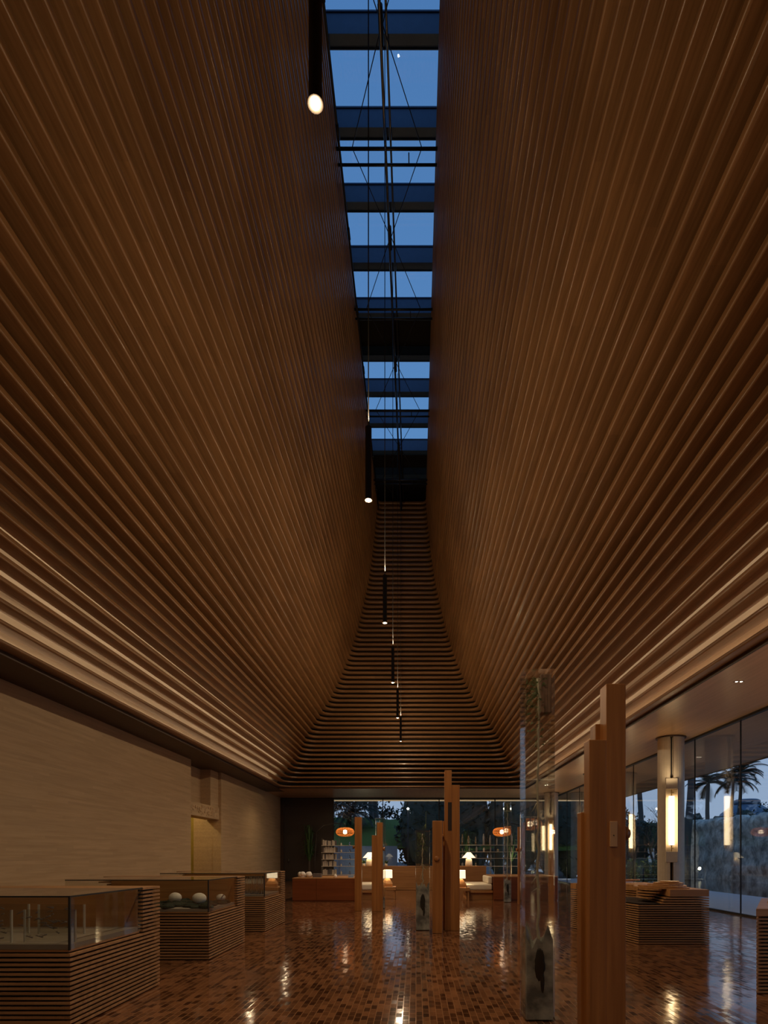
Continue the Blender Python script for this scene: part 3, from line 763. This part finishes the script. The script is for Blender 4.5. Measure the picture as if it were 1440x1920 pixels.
# ------------------------------------------------------------------ acrylic specimen posts
def acrylic(loc, wd, ht, lab, seed, foot=.72, plant=True, bark=False, rz=0.0):
    rnd = random.Random(seed)
    a = empty('acrylic_post', loc, rz, label=lab, cat='acrylic post', group='clear acrylic plant posts')
    h = wd/2
    MB().box(-h,h,-h,h,0,ht).build('block', M['acrylic'], a, bevel=.004)
    # mineral foot with a ragged crest and a dark hollow
    b = MB(); n = 20; ring = []
    hh = h-.012
    def sq(tt):
        tt = (tt % 1)*4; i = int(tt); u = tt-i
        return [(-hh+2*hh*u,-hh),(hh,-hh+2*hh*u),(hh-2*hh*u,hh),(-hh,hh-2*hh*u)][i]
    top = []
    for i in range(n):
        x, y = sq(i/n); top.append(foot*(.84+.16*math.sin(i*1.9+seed)*math.cos(i*.7)+.08*rnd.random()))
    for i in range(n):
        x, y = sq(i/n); b.v += [(x,y,.012),(x,y,top[i]),(x*.62,y*.62,top[i]-.1)]
    for i in range(n):
        j = (i+1) % n
        b.face([3*i,3*j,3*j+1,3*i+1]); b.face([3*i+1,3*j+1,3*j+2,3*i+2])
    b.face([3*i+2 for i in range(n)]); b.face([3*i for i in range(n)][::-1])
    ft = b.build('mineral_foot', M['mineral'], a)
    b = MB(); b.blob((.0,-hh-.001,foot*.6), (wd*.17,.006,foot*.17), 14, 12, .1); b.blob((.02,-hh-.001,foot*.42), (wd*.07,.006,foot*.12), 10, 8, .1)
    b.build('hollow', M['black'], ft)
    b = MB(); pts = [(rnd.uniform(-.012,.012), -.02+rnd.uniform(-.008,.008), foot*.75+(ht-foot*.75-.05)*t/22) for t in range(23)]
    b.tube(pts, [.012-.006*t/22 for t in range(23)], 8)
    for k in range(14):
        q = pts[rnd.randrange(2,22)]; b.tube([q,(q[0]+rnd.uniform(-.05,.05),q[1]+rnd.uniform(-.04,.04),q[2]-rnd.uniform(.03,.12))], [.004,.0015], 5)
    rt = b.build('root', M['root'], a)
    if plant:
        b = MB()
        for k in range(280):
            z = ht-.04-abs(rnd.gauss(0,.24)); 
            if z < foot: continue
            x = rnd.uniform(-.5,.3)*wd*.8; y = rnd.uniform(-.6,.6)*h; l_ = rnd.uniform(.025,.06); an = rnd.uniform(0,6.28)
            dx, dy = math.cos(an)*l_, math.sin(an)*.012
            dx = max(-hh-x+.01, min(hh-x-.01, dx))
            b.tri((x,y,z),(x+dx,y+dy,z+rnd.uniform(-.02,.03)),(x+dx*.5,y+dy,z+.012))
        b.build('foliage', M['leafpale'], rt, kind='stuff')
    if bark:
        b = MB(); b.box(.02, h-.012, -.05, .05, ht-.33, ht-.02); b.build('bark_slab', M['barkred'], a, bevel=.006)
    return a
acrylic((1007.0-VPX and (1007-VPX)*4.62/F, 4.62, 0), .232, 2.76, 'tall clear acrylic post with grey mineral foot in the foreground', 3, foot=.74, bark=True)
acrylic(((792.5-VPX)*10.08/F, 10.08, 0), .25, 1.73, 'short clear acrylic post with dark grey foot at centre, sprig growing out of its top', 5, foot=.82)
acrylic(((713-VPX)*14.2/F, 14.2, 0), .24, 2.22, 'clear acrylic post behind the two-step wooden post', 8, foot=.3, plant=False)
acrylic(((951-VPX)*16.05/F, 16.05, 0), .2, 2.78, 'slim tall clear acrylic post near the right sofa', 11, foot=.66)
sg = empty('sprig', ((795-VPX)*10.08/F, 10.05, 1.73), label='thin green sprig growing from the top of the short acrylic post', cat='plant')
b = MB(); b.tube([(0,0,0),(.03,0,.12),(.035,0,.33)], [.006,.004,.002], 6)
for k in range(7):
    a = random.uniform(0,6.28); b.tube([(.03,0,.12),(.03+.07*math.cos(a),.03*math.sin(a),.05),(.03+.12*math.cos(a),.05*math.sin(a),-.0+.02*k*.3+.005)], [.004,.003,.001], 5)
b.build('stems', M['leafpale'], sg)

# ------------------------------------------------------------------ lounge
def X(px, y): return (px-VPX)*y/F
def Zp(py, y): return EYE+(VPY-py)*y/F
def counter(name, x0, x1, y0, y1, h, lab, splits):
    c = empty(name, (x0, y0, 0), label=lab, cat='counter')
    MB().box(.02, x1-x0-.02, .02, y1-y0, 0, h-.03).build('carcass', M['red'], c)
    MB().box(0, x1-x0, 0, y1-y0, h-.03, h).build('top', M['post_x'], c, bevel=.004)
    xs = [0]+splits+[x1-x0]
    for a, d in zip(xs, xs[1:]):
        MB().box(a+.004, d-.004, .0, .02, .03, h-.035).build('front_panel', M['red'], c)
    return c
counter('bench_counter', X(548,16.3), X(666,16.3), 16.3, 18.2, .665, 'long red-brown wooden counter at left, carrying small white and blue objects', [.68])
counter('bench_counter', X(925,16.6), X(1046,16.6), 16.6, 18.4, .70, 'red-brown wooden counter at right, behind the acrylic posts', [.75])
def sofa(x0, x1, y0, y1, lab, labc, back=None):
    s = empty('sofa_bench', (x0, y0, 0), label=lab, cat='bench', group='low wooden sofa benches')
    MB().box(.05, x1-x0-.0, .08, y1-y0, 0, .21).build('plinth', M['post_x'], s)
    MB().box(0, x1-x0, 0, y1-y0, .21, .28).build('seat_board', M['post_x'], s, bevel=.005)
    b = MB(); b.box(.01, x1-x0-.01, .01, y1-y0-.02, .282, .465)
    o = b.build('seat_cushion', M['cushion'], None, label=labc, cat='cushion', group='cream seat cushions', loc=(x0,y0,0)); md = o.modifiers.new('bevel','BEVEL'); md.width = .05; md.segments = 4
    if back:
        bb = MB(); bb.box(back[0], back[1], .05, y1-y0-.05, .467, .68)
        o = bb.build('back_cushion', M['cushion'], None, label=labc.replace('seat','upright back'), cat='cushion', loc=(x0,y0,0)); md = o.modifiers.new('bevel','BEVEL'); md.width = .04; md.segments = 3
sofa(X(667,16.8), X(702,16.8), 16.8, 18.2, 'low wooden sofa bench beside the left counter', 'cream seat cushion on the left sofa bench')
sofa(X(873,16.8), X(924,16.8), 16.8, 18.3, 'low wooden sofa bench beside the right counter', 'cream seat cushion on the right sofa bench', (.66,.79))
def side_table(x0, x1, y, lab):
    t = empty('side_table', (x0, y, 0), label=lab, cat='table', group='low wooden lamp tables')
    MB().box(0, x1-x0, 0, .5, .27, .37).build('table_top', M['post_x'], t, bevel=.005)
    for sx in (.02, x1-x0-.06):
        for sy in (.03, .43): MB().box(sx, sx+.04, sy, sy+.04, 0, .27).build('leg', M['post_x'], t)
side_table(X(705,17.0), X(742,17.0), 17.0, 'low wooden lamp table right of the left sofa bench')
side_table(X(846,16.6), X(881,16.6), 16.6, 'low wooden lamp table left of the right sofa bench')
def glow(name, loc, w, r=.05):
    l = bpy.data.lights.new(name, 'POINT'); l.energy = w; l.color = (1,.74,.42); l.shadow_soft_size = r
    o = bpy.data.objects.new(name, l); o.location = loc; COL.objects.link(o)
def square_lamp(x, y, lab):
    t = empty('table_lamp', (x, y, .37), label=lab, cat='lamp', group='square shaded table lamps')
    b = MB(); q = [(-.16,-.1),(.16,-.1),(.16,.1),(-.16,.1)]
    b.v = [(*p,0) for p in q]+[(p[0]*1.05,p[1],.09) for p in q]+[(p[0]*.45,p[1]*.5,.24) for p in q]
    for k in (0,4):
        for i in range(4): b.face([k+i,k+(i+1)%4,k+4+(i+1)%4,k+4+i])
    b.face([3,2,1,0]); b.face([8,9,10,11]); b.build('lamp_base', M['post_x'], t)
    b = MB(); b.tube([(0,0,.24),(0,0,.3)], .012, 8); b.build('stem', M['brass'], t)
    b = MB(); b.lathe([(.155,.26),(.15,.50)], 28); b.f.pop(); b.mi.pop(); b.sm.pop(); b.f.pop(); b.mi.pop(); b.sm.pop()
    b.build('lamp_shade', M['shade'], t)
    glow('lamp_glow', (x,y,.37+.38), 16)
square_lamp(X(726,17.2), 17.2, 'table lamp with cream drum shade on the low table left of centre')
square_lamp(X(863,16.85), 16.85, 'table lamp with cream drum shade on the low table right of centre')
YC = 21.6
cn = empty('console', (X(672,YC), YC, 0), label='long slatted wooden console at the back carrying two cone shaded lamps', cat='console')
Lc = X(912,YC)-X(672,YC)
MB().box(.02, Lc-.02, .02, .5, 0, .87).build('carcass', M['post_x'], cn)
MB().box(0, Lc, 0, .52, .87, .9).build('top', M['post_x'], cn, bevel=.004)
for k in range(16): MB().box(0, Lc, .0, .02, .02+k*.053, .062+k*.053).build('front_slat', M['post_x'], cn)
def cone_lamp(x, lab):
    t = empty('table_lamp', (x, YC+.25, .9), label=lab, cat='lamp', group='cone shaded console lamps')
    b = MB(); b.lathe([(.0001,0),(.13,0),(.14,.06),(.11,.27),(.04,.3),(.0001,.3)], 24); b.build('lamp_base', M['ceramic'], t)
    b = MB(); b.lathe([(.26,.31),(.07,.52)], 28); [l.pop() for l in (b.f,b.mi,b.sm)]; [l.pop() for l in (b.f,b.mi,b.sm)]
    b.build('lamp_shade', M['shade'], t)
    glow('lamp_glow', (x,YC+.25,.9+.4), 16)
cone_lamp(X(693,YC+.25), 'white cone shaded lamp at the left end of the back console')
cone_lamp(X(879,YC+.25), 'white cone shaded lamp at the right of the back console')
# pot plants on the console
for px, lb, mm in ((682,'small green plant left of the left console lamp','leaf'), (724,'small bright green plant right of the left console lamp','leaf')):
    t = empty('pot_plant', (X(px,YC+.2), YC+.2, .9), label=lb, cat='plant', group='small plants on the back console')
    b = MB(); b.lathe([(.0001,0),(.05,0),(.065,.09),(.0001,.09)], 16); b.build('pot', M['ceramic'], t)
    b = MB()
    for k in range(46):
        a = random.uniform(0,6.28); l_ = random.uniform(.08,.17); up = random.uniform(.05,.17)
        d = Vector((math.cos(a)*l_, math.sin(a)*l_, up)); s_ = Vector((-math.sin(a),math.cos(a),0))*.014
        o_ = Vector((0,0,.09)); b.quad(o_, o_+d*.5+s_, o_+d, o_+d*.5-s_)
    b.build('leaves', M[mm], t)
# objects on the left counter
YQ = 16.3
def ontop(name, px, dy, z, lab, cat, f, m, group=None):
    b = MB(); f(b); return b.build(name, m, loc=(X(px,YQ+dy), YQ+dy, z), label=lab, cat=cat, group=group)
ontop('coral', 572, .5, .665, 'lumpy white coral on the left counter', 'coral', lambda b: [b.blob((random.uniform(-.16,.16),random.uniform(-.08,.08),.05+random.uniform(0,.05)), random.uniform(.05,.09), 10, 8, .1) for _ in range(14)], M['stone_white'])
ontop('tray_box', 595, .5, .665, 'dark box on the left counter beside the white coral', 'box', lambda b: b.box(-.12,.12,-.1,.1,0,.11), M['bookdark'])
ontop('shell', 629, .4, .665, 'small white cone shell on the left counter', 'shell', lambda b: b.lathe([(.0001,0),(.055,0),(.045,.05),(.015,.1),(.0001,.11)], 16), M['stone_white'])
ontop('gift_box', 658, .35, .665, 'pale blue box at the right end of the left counter', 'box', lambda b: b.box(-.07,.07,-.08,.08,0,.07), M['blue'])

# arc floor lamps with orange ribbed lanterns
def arc_lamp(px, y, side, lab):
    x = X(px,y); z = Zp(1560,y)
    t = empty('arc_floor_lamp', (x+side*1.05, y+.3, 0), label=lab, cat='floor lamp', group='arc lamps with orange ribbed lanterns')
    ox, oy = -side*1.05, -.3
    b = MB(); b.lathe([(.0001,0),(.19,0),(.19,.025),(.0001,.03)], 24); b.build('base', M['black'], t)
    b = MB(); b.tube([(0,0,.02),(0,0,1.2),(ox*.06,oy*.06,z+.0),(ox*.3,oy*.3,z+.22),(ox*.7,oy*.7,z+.29),(ox,oy,z+.27),(ox,oy,z+.12)], .012, 8); b.build('arc_pole', M['black'], t)
    b = MB(); n = 26
    for k in range(n):
        a = 2*PI*k/n; pts = []
        for i in range(13):
            ph = -PI/2+PI*i/12; rr = .06+.235*max(0,math.cos(ph))**.8; pts.append((ox+rr*math.cos(a), oy+rr*math.sin(a), z+.14*math.sin(ph)))
        b.tube(pts, .008, 5)
    for zz, rr in ((.07,.262),(0,.297),(-.07,.262),(.12,.19),(-.12,.19)):
        b.tube([(ox+rr*math.cos(2*PI*i/40), oy+rr*math.sin(2*PI*i/40), z+zz) for i in range(41)], .007, 5)
    lr = b.build('lantern_ribs', M['orange'], t)
    b = MB(); b.blob((ox,oy,z), .075, 20, 12); b.build('globe', M['globe'], lr)
arc_lamp(647, 19.0, -1, 'arc floor lamp with glowing orange ribbed lantern over the left counter')
arc_lamp(941, 18.9, 1, 'arc floor lamp with glowing orange ribbed lantern over the right counter')

# glass shelving at the back
def shelf_unit(px0, px1, y, tops, lab):
    x0, x1 = X(px0,y), X(px1,y)
    t = empty('shelf_unit', (x0, y, 0), label=lab, cat='shelf', group='glass shelving before the back windows')
    zs = [Zp(q,y) for q in tops]; Wd = x1-x0
    for xx in (0, Wd/2, Wd):
        for yy in (0,.32): MB().box(xx-.008, xx+.008, yy-.008, yy+.008, 0, max(zs)+.32).build('upright', M['rod'], t)
    for z in zs: MB().box(-.01, Wd+.01, -.01, .33, z-.018, z).build('shelf_board', M['column'], t)
    return x0, x1, zs
YS = 25.5
x0, x1, zs = shelf_unit(603, 667, YS, (1640,1624,1611,1598,1585), 'glass shelving with pale books behind the left counter')
rows = ['lowest','second','third','fourth','top']
for ri, z in enumerate(zs):
    n = 0; x = x0+.04
    while x < x0+.62:
        wdt = random.uniform(.035,.07); h = random.uniform(.19,.25)
        MB().box(0, wdt, 0, .2, 0, h).build('book', M['book'] if random.random() < .8 else M['bookdark'], loc=(x, YS+.06, z+.001),
            label='upright pale book in the row on the %s shelf of the left glass shelving' % rows[ri], cat='book', group='books on the %s shelf' % rows[ri])
        x += wdt+random.uniform(.005,.02)
    for q in range(2):
        b = MB(); rr = random.uniform(.03,.05); hh = random.uniform(.1,.2); b.lathe([(.0001,0),(rr,0),(rr,hh*.6),(rr*.4,hh*.8),(rr*.4,hh),(.0001,hh)], 14)
        b.build('vase', M['clear_item'] if q else M['ceramic'], loc=(x0+.85+q*.38, YS+.15, z+.001),
            label=('clear' if q else 'cream')+' vase on the %s shelf of the left glass shelving' % rows[ri], cat='vase', group='vases on the left shelving')
x0, x1, zs = shelf_unit(862, 978, YS, (1640,1624,1609,1597,1584), 'glass shelving with clear vessels behind the right counter')
for ri, z in enumerate(zs):
    n = 9 if ri >= 3 else 5
    for q in range(n):
        xx = x0+.12+(x1-x0-.24)*q/(n-1)+random.uniform(-.03,.03); h = random.uniform(.14,.24) if ri < 4 else random.uniform(.30,.55)
        rr = random.uniform(.022,.05); b = MB(); b.lathe([(.0001,0),(rr,0),(rr,h*.7),(rr*.5,h*.85),(rr*.5,h),(.0001,h)], 14)
        kindm = random.choice(['edge','amber','edge','ceramic'])
        b.build('vessel', M[kindm], loc=(xx, YS+.15+random.uniform(-.05,.05), z+.001),
            label='small vessel on the %s shelf of the right glass shelving' % rows[ri], cat='vessel', group='vessels on the %s shelf of the right shelving' % rows[ri])

dl = empty('downlight', (-6.5, 24.6, CEIL), label='small recessed wall washer downlight in the dark left soffit near the back corner', cat='downlight', group='recessed soffit downlights')
b = MB(); b.lathe([(.0001,-.006),(.05,-.006)], 18); b.build('lens', M['lens'], dl)
b = MB(); b.lathe([(.05,-.008),(.07,-.008),(.07,0)], 18); b.build('trim_ring', M['soffit_dark'], dl)
for _y, _w in ((24.6, 90), (19.4, 60)):
    l = bpy.data.lights.new('wall_washer','SPOT'); l.energy = _w; l.spot_size = math.radians(165); l.spot_blend = 1; l.color = (1,.76,.46); l.shadow_soft_size = .05
    o = bpy.data.objects.new('wall_washer', l); o.location = (-5.6, _y, CEIL-.05); o.rotation_euler = (0, math.radians(-15), 0); COL.objects.link(o)
# soffit downlights over the right aisle
for i, y in enumerate((4.5, 9.9, 17.5, 24.5)):
    d = empty('downlight', (5.55, y, CEIL), label='tiny twin recessed downlight in the right soffit, '+['nearest, outside the photo','beside the upper right edge of the photo','above the middle column','above the far column'][i], cat='downlight', group='recessed soffit downlights')
    b = MB()
    for s in (-1,1): b.lathe([(.0001,-.004),(.022,-.004)], 14, (s*.04,0))
    b.build('lens', M['lens'], d)
    b = MB(); b.box(-.08,.08,-.035,.035,-.003,.0); b.build('trim_plate', M['soffit_dark'], d)
    l = bpy.data.lights.new('downlight_spot','SPOT'); l.energy = 230; l.spot_size = math.radians(75); l.spot_blend = .7; l.color = (1,.78,.5); l.shadow_soft_size = .03
    o = bpy.data.objects.new('downlight_spot', l); o.location = (5.55,y,CEIL-.02); COL.objects.link(o)

# ------------------------------------------------------------------ outdoors, right
MB().box(-80, 120, -20, 140, -.6, -.35).build('ground', M['earth'], kind='structure')
MB().box(XR+.04, XR+3.9, YN, 33, -.3, -.02).build('terrace', M['paving'], kind='structure')
MB().box(XL-3, XR+.03, YF+.06, 33, -.3, -.02).build('terrace_back', M['paving'], kind='structure')
MB().box(XR+3.9, 40, YN, 60, -.34, -.14).build('pool_water', M['water'], kind='structure')
def rock_wall(p0, p1, h0, h1, name, lab, n=150, mh=16):
    b = MB(); p0 = Vector(p0); p1 = Vector(p1); t = (p1-p0).normalized(); nn = Vector((t.y,-t.x))
    rnd = random.Random(5)
    for s_ in (0,1):
        for i in range(n+1):
            u = i/n; q = p0+(p1-p0)*u; H = (h0+(h1-h0)*u)*(1+.02*math.sin(i*.4)+.012*math.sin(i*1.3))
            for j in range(mh+1):
                off = (-.45 if s_ == 0 else .45)+rnd.uniform(-.045,.045)+.1*math.sin(i*.31+j*.5)*math.cos(i*.17-j*.8) if j < mh else (-.3 if s_ == 0 else .3)
                b.v.append((q.x+nn.x*off, q.y+nn.y*off, -.36+(H+.36)*j/mh))
    m1 = mh+1; o2 = (n+1)*m1
    for i in range(n):
        for j in range(mh):
            a = i*m1+j; b.face([a,a+m1,a+m1+1,a+1], True); a += o2; b.face([a,a+1,a+m1+1,a+m1], True)
        b.face([i*m1+mh, (i+1)*m1+mh, o2+(i+1)*m1+mh, o2+i*m1+mh])
    for i in (0, n):
        for j in range(mh): b.face([i*m1+j, i*m1+j+1, o2+i*m1+j+1, o2+i*m1+j])
    return b.build(name, M['rock'], label=lab, cat='wall', kind=None)
rock_wall((16.6, 14), (19.45, 42.5), 3.1, 3.7, 'rock_wall', 'rough grey rock wall beyond the pool outside the right glazing')

def palm(x, y, ht, r0, lab, seed, nf=26, fl=1.75, zbase=-.36, group='palms beyond the rock wall'):
    rnd = random.Random(seed)
    t = empty('palm_tree', (x, y, zbase), label=lab, cat='tree', group=group)
    b = MB(); pts = [(.12*math.sin(i*.5+seed), .1*math.cos(i*.4), (ht-zbase)*i/10) for i in range(11)]
    b.tube(pts, [r0*(1.15-.45*i/10) for i in range(11)], 10); b.build('trunk', M['trunk'], t)
    top = Vector(pts[-1]); b = MB()
    for k in range(nf):
        az = 2*PI*k/nf+rnd.uniform(-.2,.2); el = rnd.uniform(-.15,1.25); L_ = fl*rnd.uniform(.8,1.1)
        P = []; q = top.copy(); d_el = el
        for i in range(10):
            P.append(q.copy()); q = q+Vector((math.cos(az)*math.cos(d_el), math.sin(az)*math.cos(d_el), math.sin(d_el)))*(L_/9); d_el -= .17
        b.tube(P, [.03*(1-i/11) for i in range(10)], 5)
        for i in range(1, 10):
            for s in (-1,1):
                for u in (0,.5):
                    base = P[i] if u == 0 or i == 9 else (P[i]+P[i+1])/2
                    tdir = (P[i]-P[i-1]).normalized(); sd = tdir.cross(Vector((0,0,1))); sd = sd.normalized()*s if sd.length > 1e-3 else Vector((s,0,0))
                    ll = .55*(1-abs(i-4.5)/8)
                    tip = base+(sd*.75+tdir*.55+Vector((0,0,-.35)))*ll
                    b.quad(base-tdir*.045, base+tdir*.045, tip+tdir*.004, tip-tdir*.004)
    b.build('fronds', M['leafdark'], t)
palm(X(1328,42), 42, Zp(1470,42), .17, 'palm whose thick trunk rises left of the tall palm outside', 1)
palm(X(1372,40), 40, Zp(1466,40), .13, 'palm with slim trunk right of centre outside the right glass', 2)
palm(X(1385,43), 43, Zp(1450,43), .15, 'tallest palm outside the right glass, its crown meeting the eave', 3, fl=1.9)
palm(X(1291,36), 36, Zp(1400,36), .24, 'thick palm trunk just right of the lit cream column', 4)
palm(X(1200,52), 52, Zp(1455,52), .26, 'palm trunk seen between the stepped post and the lit column', 6)

def branch_tree(x, y, ht, spread, lab, seed, leaves=0, zb=-.36, mleaf='leafdark', name='bare_tree', trunk_r=.12, group='trees outside the glass', lsize=.14):
    rnd = random.Random(seed)
    t = empty(name, (x,y,zb), label=lab, cat='tree', group=group)
    b = MB(); b2 = MB(); tips = []
    def grow(p, d, l_, r_, lv, mb):
        pts = [p]; q = p
        for i in range(4):
            d2 = (d+Vector((rnd.uniform(-.25,.25),rnd.uniform(-.25,.25),rnd.uniform(-.1,.15)))).normalized(); q = q+d2*l_/4; pts.append(q)
        mb.tube(pts, [r_*(1-.12*i) for i in range(5)], 6)
        if lv == 0: tips.append(q); return
        for k in range(3 if lv > 1 else 4):
            a = rnd.uniform(0,6.28); e_ = rnd.uniform(.35,1.0)
            grow(pts[rnd.choice((2,3,4))], (d2+Vector((math.cos(a)*e_*spread, math.sin(a)*e_*spread, rnd.uniform(-.1,.35)))).normalized(), l_*.68, r_*.5, lv-1, b2)
    grow(Vector((0,0,0)), Vector((0,0,1)), ht*.42, trunk_r, 4, b)
    b.build('trunk', M['bark'], t); br_ = b2.build('branches', M['bark'], t)
    if leaves:
        c = MB()
        for q in tips:
            for k in range(leaves):
                o_ = q+Vector([rnd.gauss(0,.28) for _ in range(3)]); a = Vector([rnd.uniform(-1,1) for _ in range(3)]).normalized()*lsize; b_ = Vector([rnd.uniform(-1,1) for _ in range(3)]).normalized()*lsize*.5
                c.quad(o_-a, o_+b_, o_+a, o_-b_)
        c.build('foliage', M[mleaf], br_, kind='stuff')
branch_tree(X(1222,40), 40, 6.2, 1.0, 'bare branched tree outside, left of the lit column', 21)
branch_tree(X(1306,44), 44, 6.0, 1.2, 'bare branched shrub tree right of the lit column', 22, trunk_r=.08)
branch_tree(X(1440,38), 38, 5.2, 1.0, 'leafy tree at the right edge of the photo, above the rock wall', 23, leaves=14)
branch_tree(X(1185,44), 44, 6.0, 1.0, 'leafy dark tree just right of the stepped post', 24, leaves=10)

def shrub(x, y, z, rx, ry, rz_, lab, seed, n=900, m='leafdark', name='shrub', ls=.12, group='shrubs outside'):
    rnd = random.Random(seed); t = empty(name, (x,y,z), label=lab, cat='shrub', group=group)
    b = MB()
    for k in range(n):
        v = Vector([rnd.gauss(0,1) for _ in range(3)]).normalized()*rnd.uniform(.65,1.05); o_ = Vector((v.x*rx, v.y*ry, (v.z*.5+.5)*rz_))
        a = Vector([rnd.uniform(-1,1) for _ in range(3)]).normalized()*ls; c = Vector([rnd.uniform(-1,1) for _ in range(3)]).normalized()*ls*.45
        b.quad(o_-a, o_+c, o_+a, o_-c)
    b.build('leaves', M[m], t, kind='stuff')
    b = MB(); b.blob((0,0,rz_*.5), (rx*.8,ry*.8,rz_*.5), 14, 9, .12); b.build('inner_mass', M['leafdark'], t)
for i, (px, y, z, rx, rz_, lb) in enumerate([(1185,48,-.36,3.2,4.6,'dark hedge mass between the stepped post and the lit column'), (1228,45,-.36,2.4,4.2,'dark shrub just left of the lit column'),
    (1300,46,-.36,1.5,4.96,'dark shrub rising above the rock wall right of the lit column'), (1350,47,-.36,1.5,4.86,'dark shrub rising above the rock wall below the palms'), (1398,50,-.36,2.4,5.6,'rounded shrub beside the distant dome')]):
    shrub(X(px,y), y, z, rx, 1.5, rz_, lb, 50+i)
shrub(X(1205,38), 38, -.36, 1.6, .8, 1.5, 'lamp-lit yellow green shrubs at the pool edge left of the column', 61, m='leafpale')
# distant dome
dm = empty('dome_building', (X(1400,95), 95, -.36), label='distant blue-grey domed building beyond the palms', cat='building')
b = MB(); b.lathe([(5.4,0),(5.4,4.0),(5.0,6.4),(3.9,8.6),(2.2,9.9),(1.6,10.1)], 32); b.build('dome', M['dome'], dm)
b = MB(); b.lathe([(2.0,10.1),(2.0,10.7),(1.6,10.9)], 24); b.build('crown', M['dome'], dm)

# garden light on the pool edge rocks
l = bpy.data.lights.new('garden_glow','SPOT'); l.energy = 260; l.color = (1,.85,.45); l.spot_size = math.radians(95); l.shadow_soft_size = .1
o = bpy.data.objects.new('garden_glow', l); o.location = (X(1205,33), 33, .6); o.rotation_euler = (math.radians(80),0,math.radians(-10)); COL.objects.link(o)
gl_ = empty('garden_light', (X(1205,33), 32.9, -.14), label='small garden light at the pool edge behind the contoured table', cat='lamp')
b = MB(); b.lathe([(.0001,0),(.05,0),(.05,.7),(.0001,.72)], 12); b.build('bollard', M['black'], gl_)

# ------------------------------------------------------------------ outdoors, back
MB().box(-14, -1.2, 36.5, 37.1, -.36, 1.9).build('stone_wall', M['bluestone'], label='low blue grey stone wall outside the back windows', cat='wall')
b = MB(); nx = 24
for i in range(nx+1):
    for j in range(7):
        b.v.append((-14+26*i/nx, 37.2+j*1.6, 1.7+2.6*math.sin(j/6*PI/2)+.12*math.sin(i*1.1+j)))
for i in range(nx):
    for j in range(6):
        a = i*7+j; b.face([a, a+7, a+8, a+1], True)
b.build('grass_bank', M['grass'], kind='stuff', label='green grass bank rising behind the low stone wall at the back', cat='grass')
hedges = [(-11.5,39,3.2,7.0,'dark tall hedge outside hidden behind the dark back screen'), (-7.8,41,2.0,7.2,'dark hedge left of the bright gap in the back windows'),
 (.6,38,2.0,6.6,'dark hedge right of the bright gap in the back windows'), (3.2,38.5,2.2,7.0,'dark hedge outside behind the tall two-board post'), (6.4,38,2.2,6.8,'dark hedge outside behind the right lantern'),
 (9.8,39,2.4,6.6,'dark hedge outside behind the far column'), (13.0,41,2.6,6.0,'dark hedge outside beyond the far column')]
for i, (x, y, rx, h, lb) in enumerate(hedges):
    shrub(x, y, -.36, rx, 1.6, h, lb, 80+i, n=1500, name='hedge', ls=.2, group='dark hedges outside the back windows')
palm(X(695,44), 44, 7.5, .2, 'palm trunk outside seen in the bright gap of the back windows', 31, group='palms outside the back windows')
palm(X(668,41), 41, 4.3, .13, 'slender palm outside with its crown in the bright gap of the back windows', 37, group='palms outside the back windows', fl=2.0)
palm(X(706,46), 46, 8.0, .24, 'pale palm trunk outside beside the clear panel post', 32, group='palms outside the back windows')
branch_tree(X(655,42), 42, 6.6, 1.1, 'tree outside above the left lantern, seen through the back windows', 33, zb=1.5, leaves=9)
branch_tree(X(640,50), 50, 10.5, .9, 'leafy tree far outside behind the left lantern', 34, leaves=16, lsize=.22)
branch_tree(X(694,53), 53, 10.5, .9, 'leafy tree far outside behind the clear panel post', 35, leaves=16, lsize=.22)
for i, (px, y, lb) in enumerate([(580,29.2,'strap leaved plant standing before the dark screen left of the back windows'), (875,31.5,'spreading green plant outside left of the right lantern'), (958,31.8,'green plant outside behind the slim acrylic post')]):
    t = empty('garden_plant', (X(px,y), y, -.02), label=lb, cat='plant', group='garden plants just outside the back windows')
    b = MB()
    for k in range(60):
        a = random.uniform(0,6.28); h = random.uniform(1.4,2.9); l_ = random.uniform(.2,.9); s_ = Vector((-math.sin(a),math.cos(a),0))*.03
        p0 = Vector((0,0,.9)); p1 = Vector((math.cos(a)*l_*.4,math.sin(a)*l_*.4,h)); p2 = Vector((math.cos(a)*l_,math.sin(a)*l_,h-.15))
        b.quad(p0-s_*.4, p0+s_*.4, p1+s_, p1-s_); b.tri(p1-s_, p1+s_, p2)
    b.build('leaves', M['leaf'], t)
    b = MB(); b.tube([(0,0,0),(0,0,1.1)], .05, 8); b.build('stem', M['bark'], t)
for _x, _y, _w in ((3.0, 31.2, 45), (5.6, 31.4, 40), (-3.2, 35.2, 30)):  # added fill outside the back windows to show the plants, no fixtures
    l = bpy.data.lights.new('garden_glow','POINT'); l.energy = _w; l.color = (1,.85,.5); l.shadow_soft_size = .08
    o = bpy.data.objects.new('garden_glow', l); o.location = (_x, _y, .5); COL.objects.link(o)
ll = empty('garden_lamp', (X(765,35), 35, -.36), label='garden lamp post glowing outside the back windows', cat='lamp')
b = MB(); b.tube([(0,0,0),(0,0,4.4)], .03, 8); b.build('pole', M['black'], ll)
b = MB(); b.blob((0,0,4.5), .07, 12, 8); b.build('bulb', M['lens'], ll)
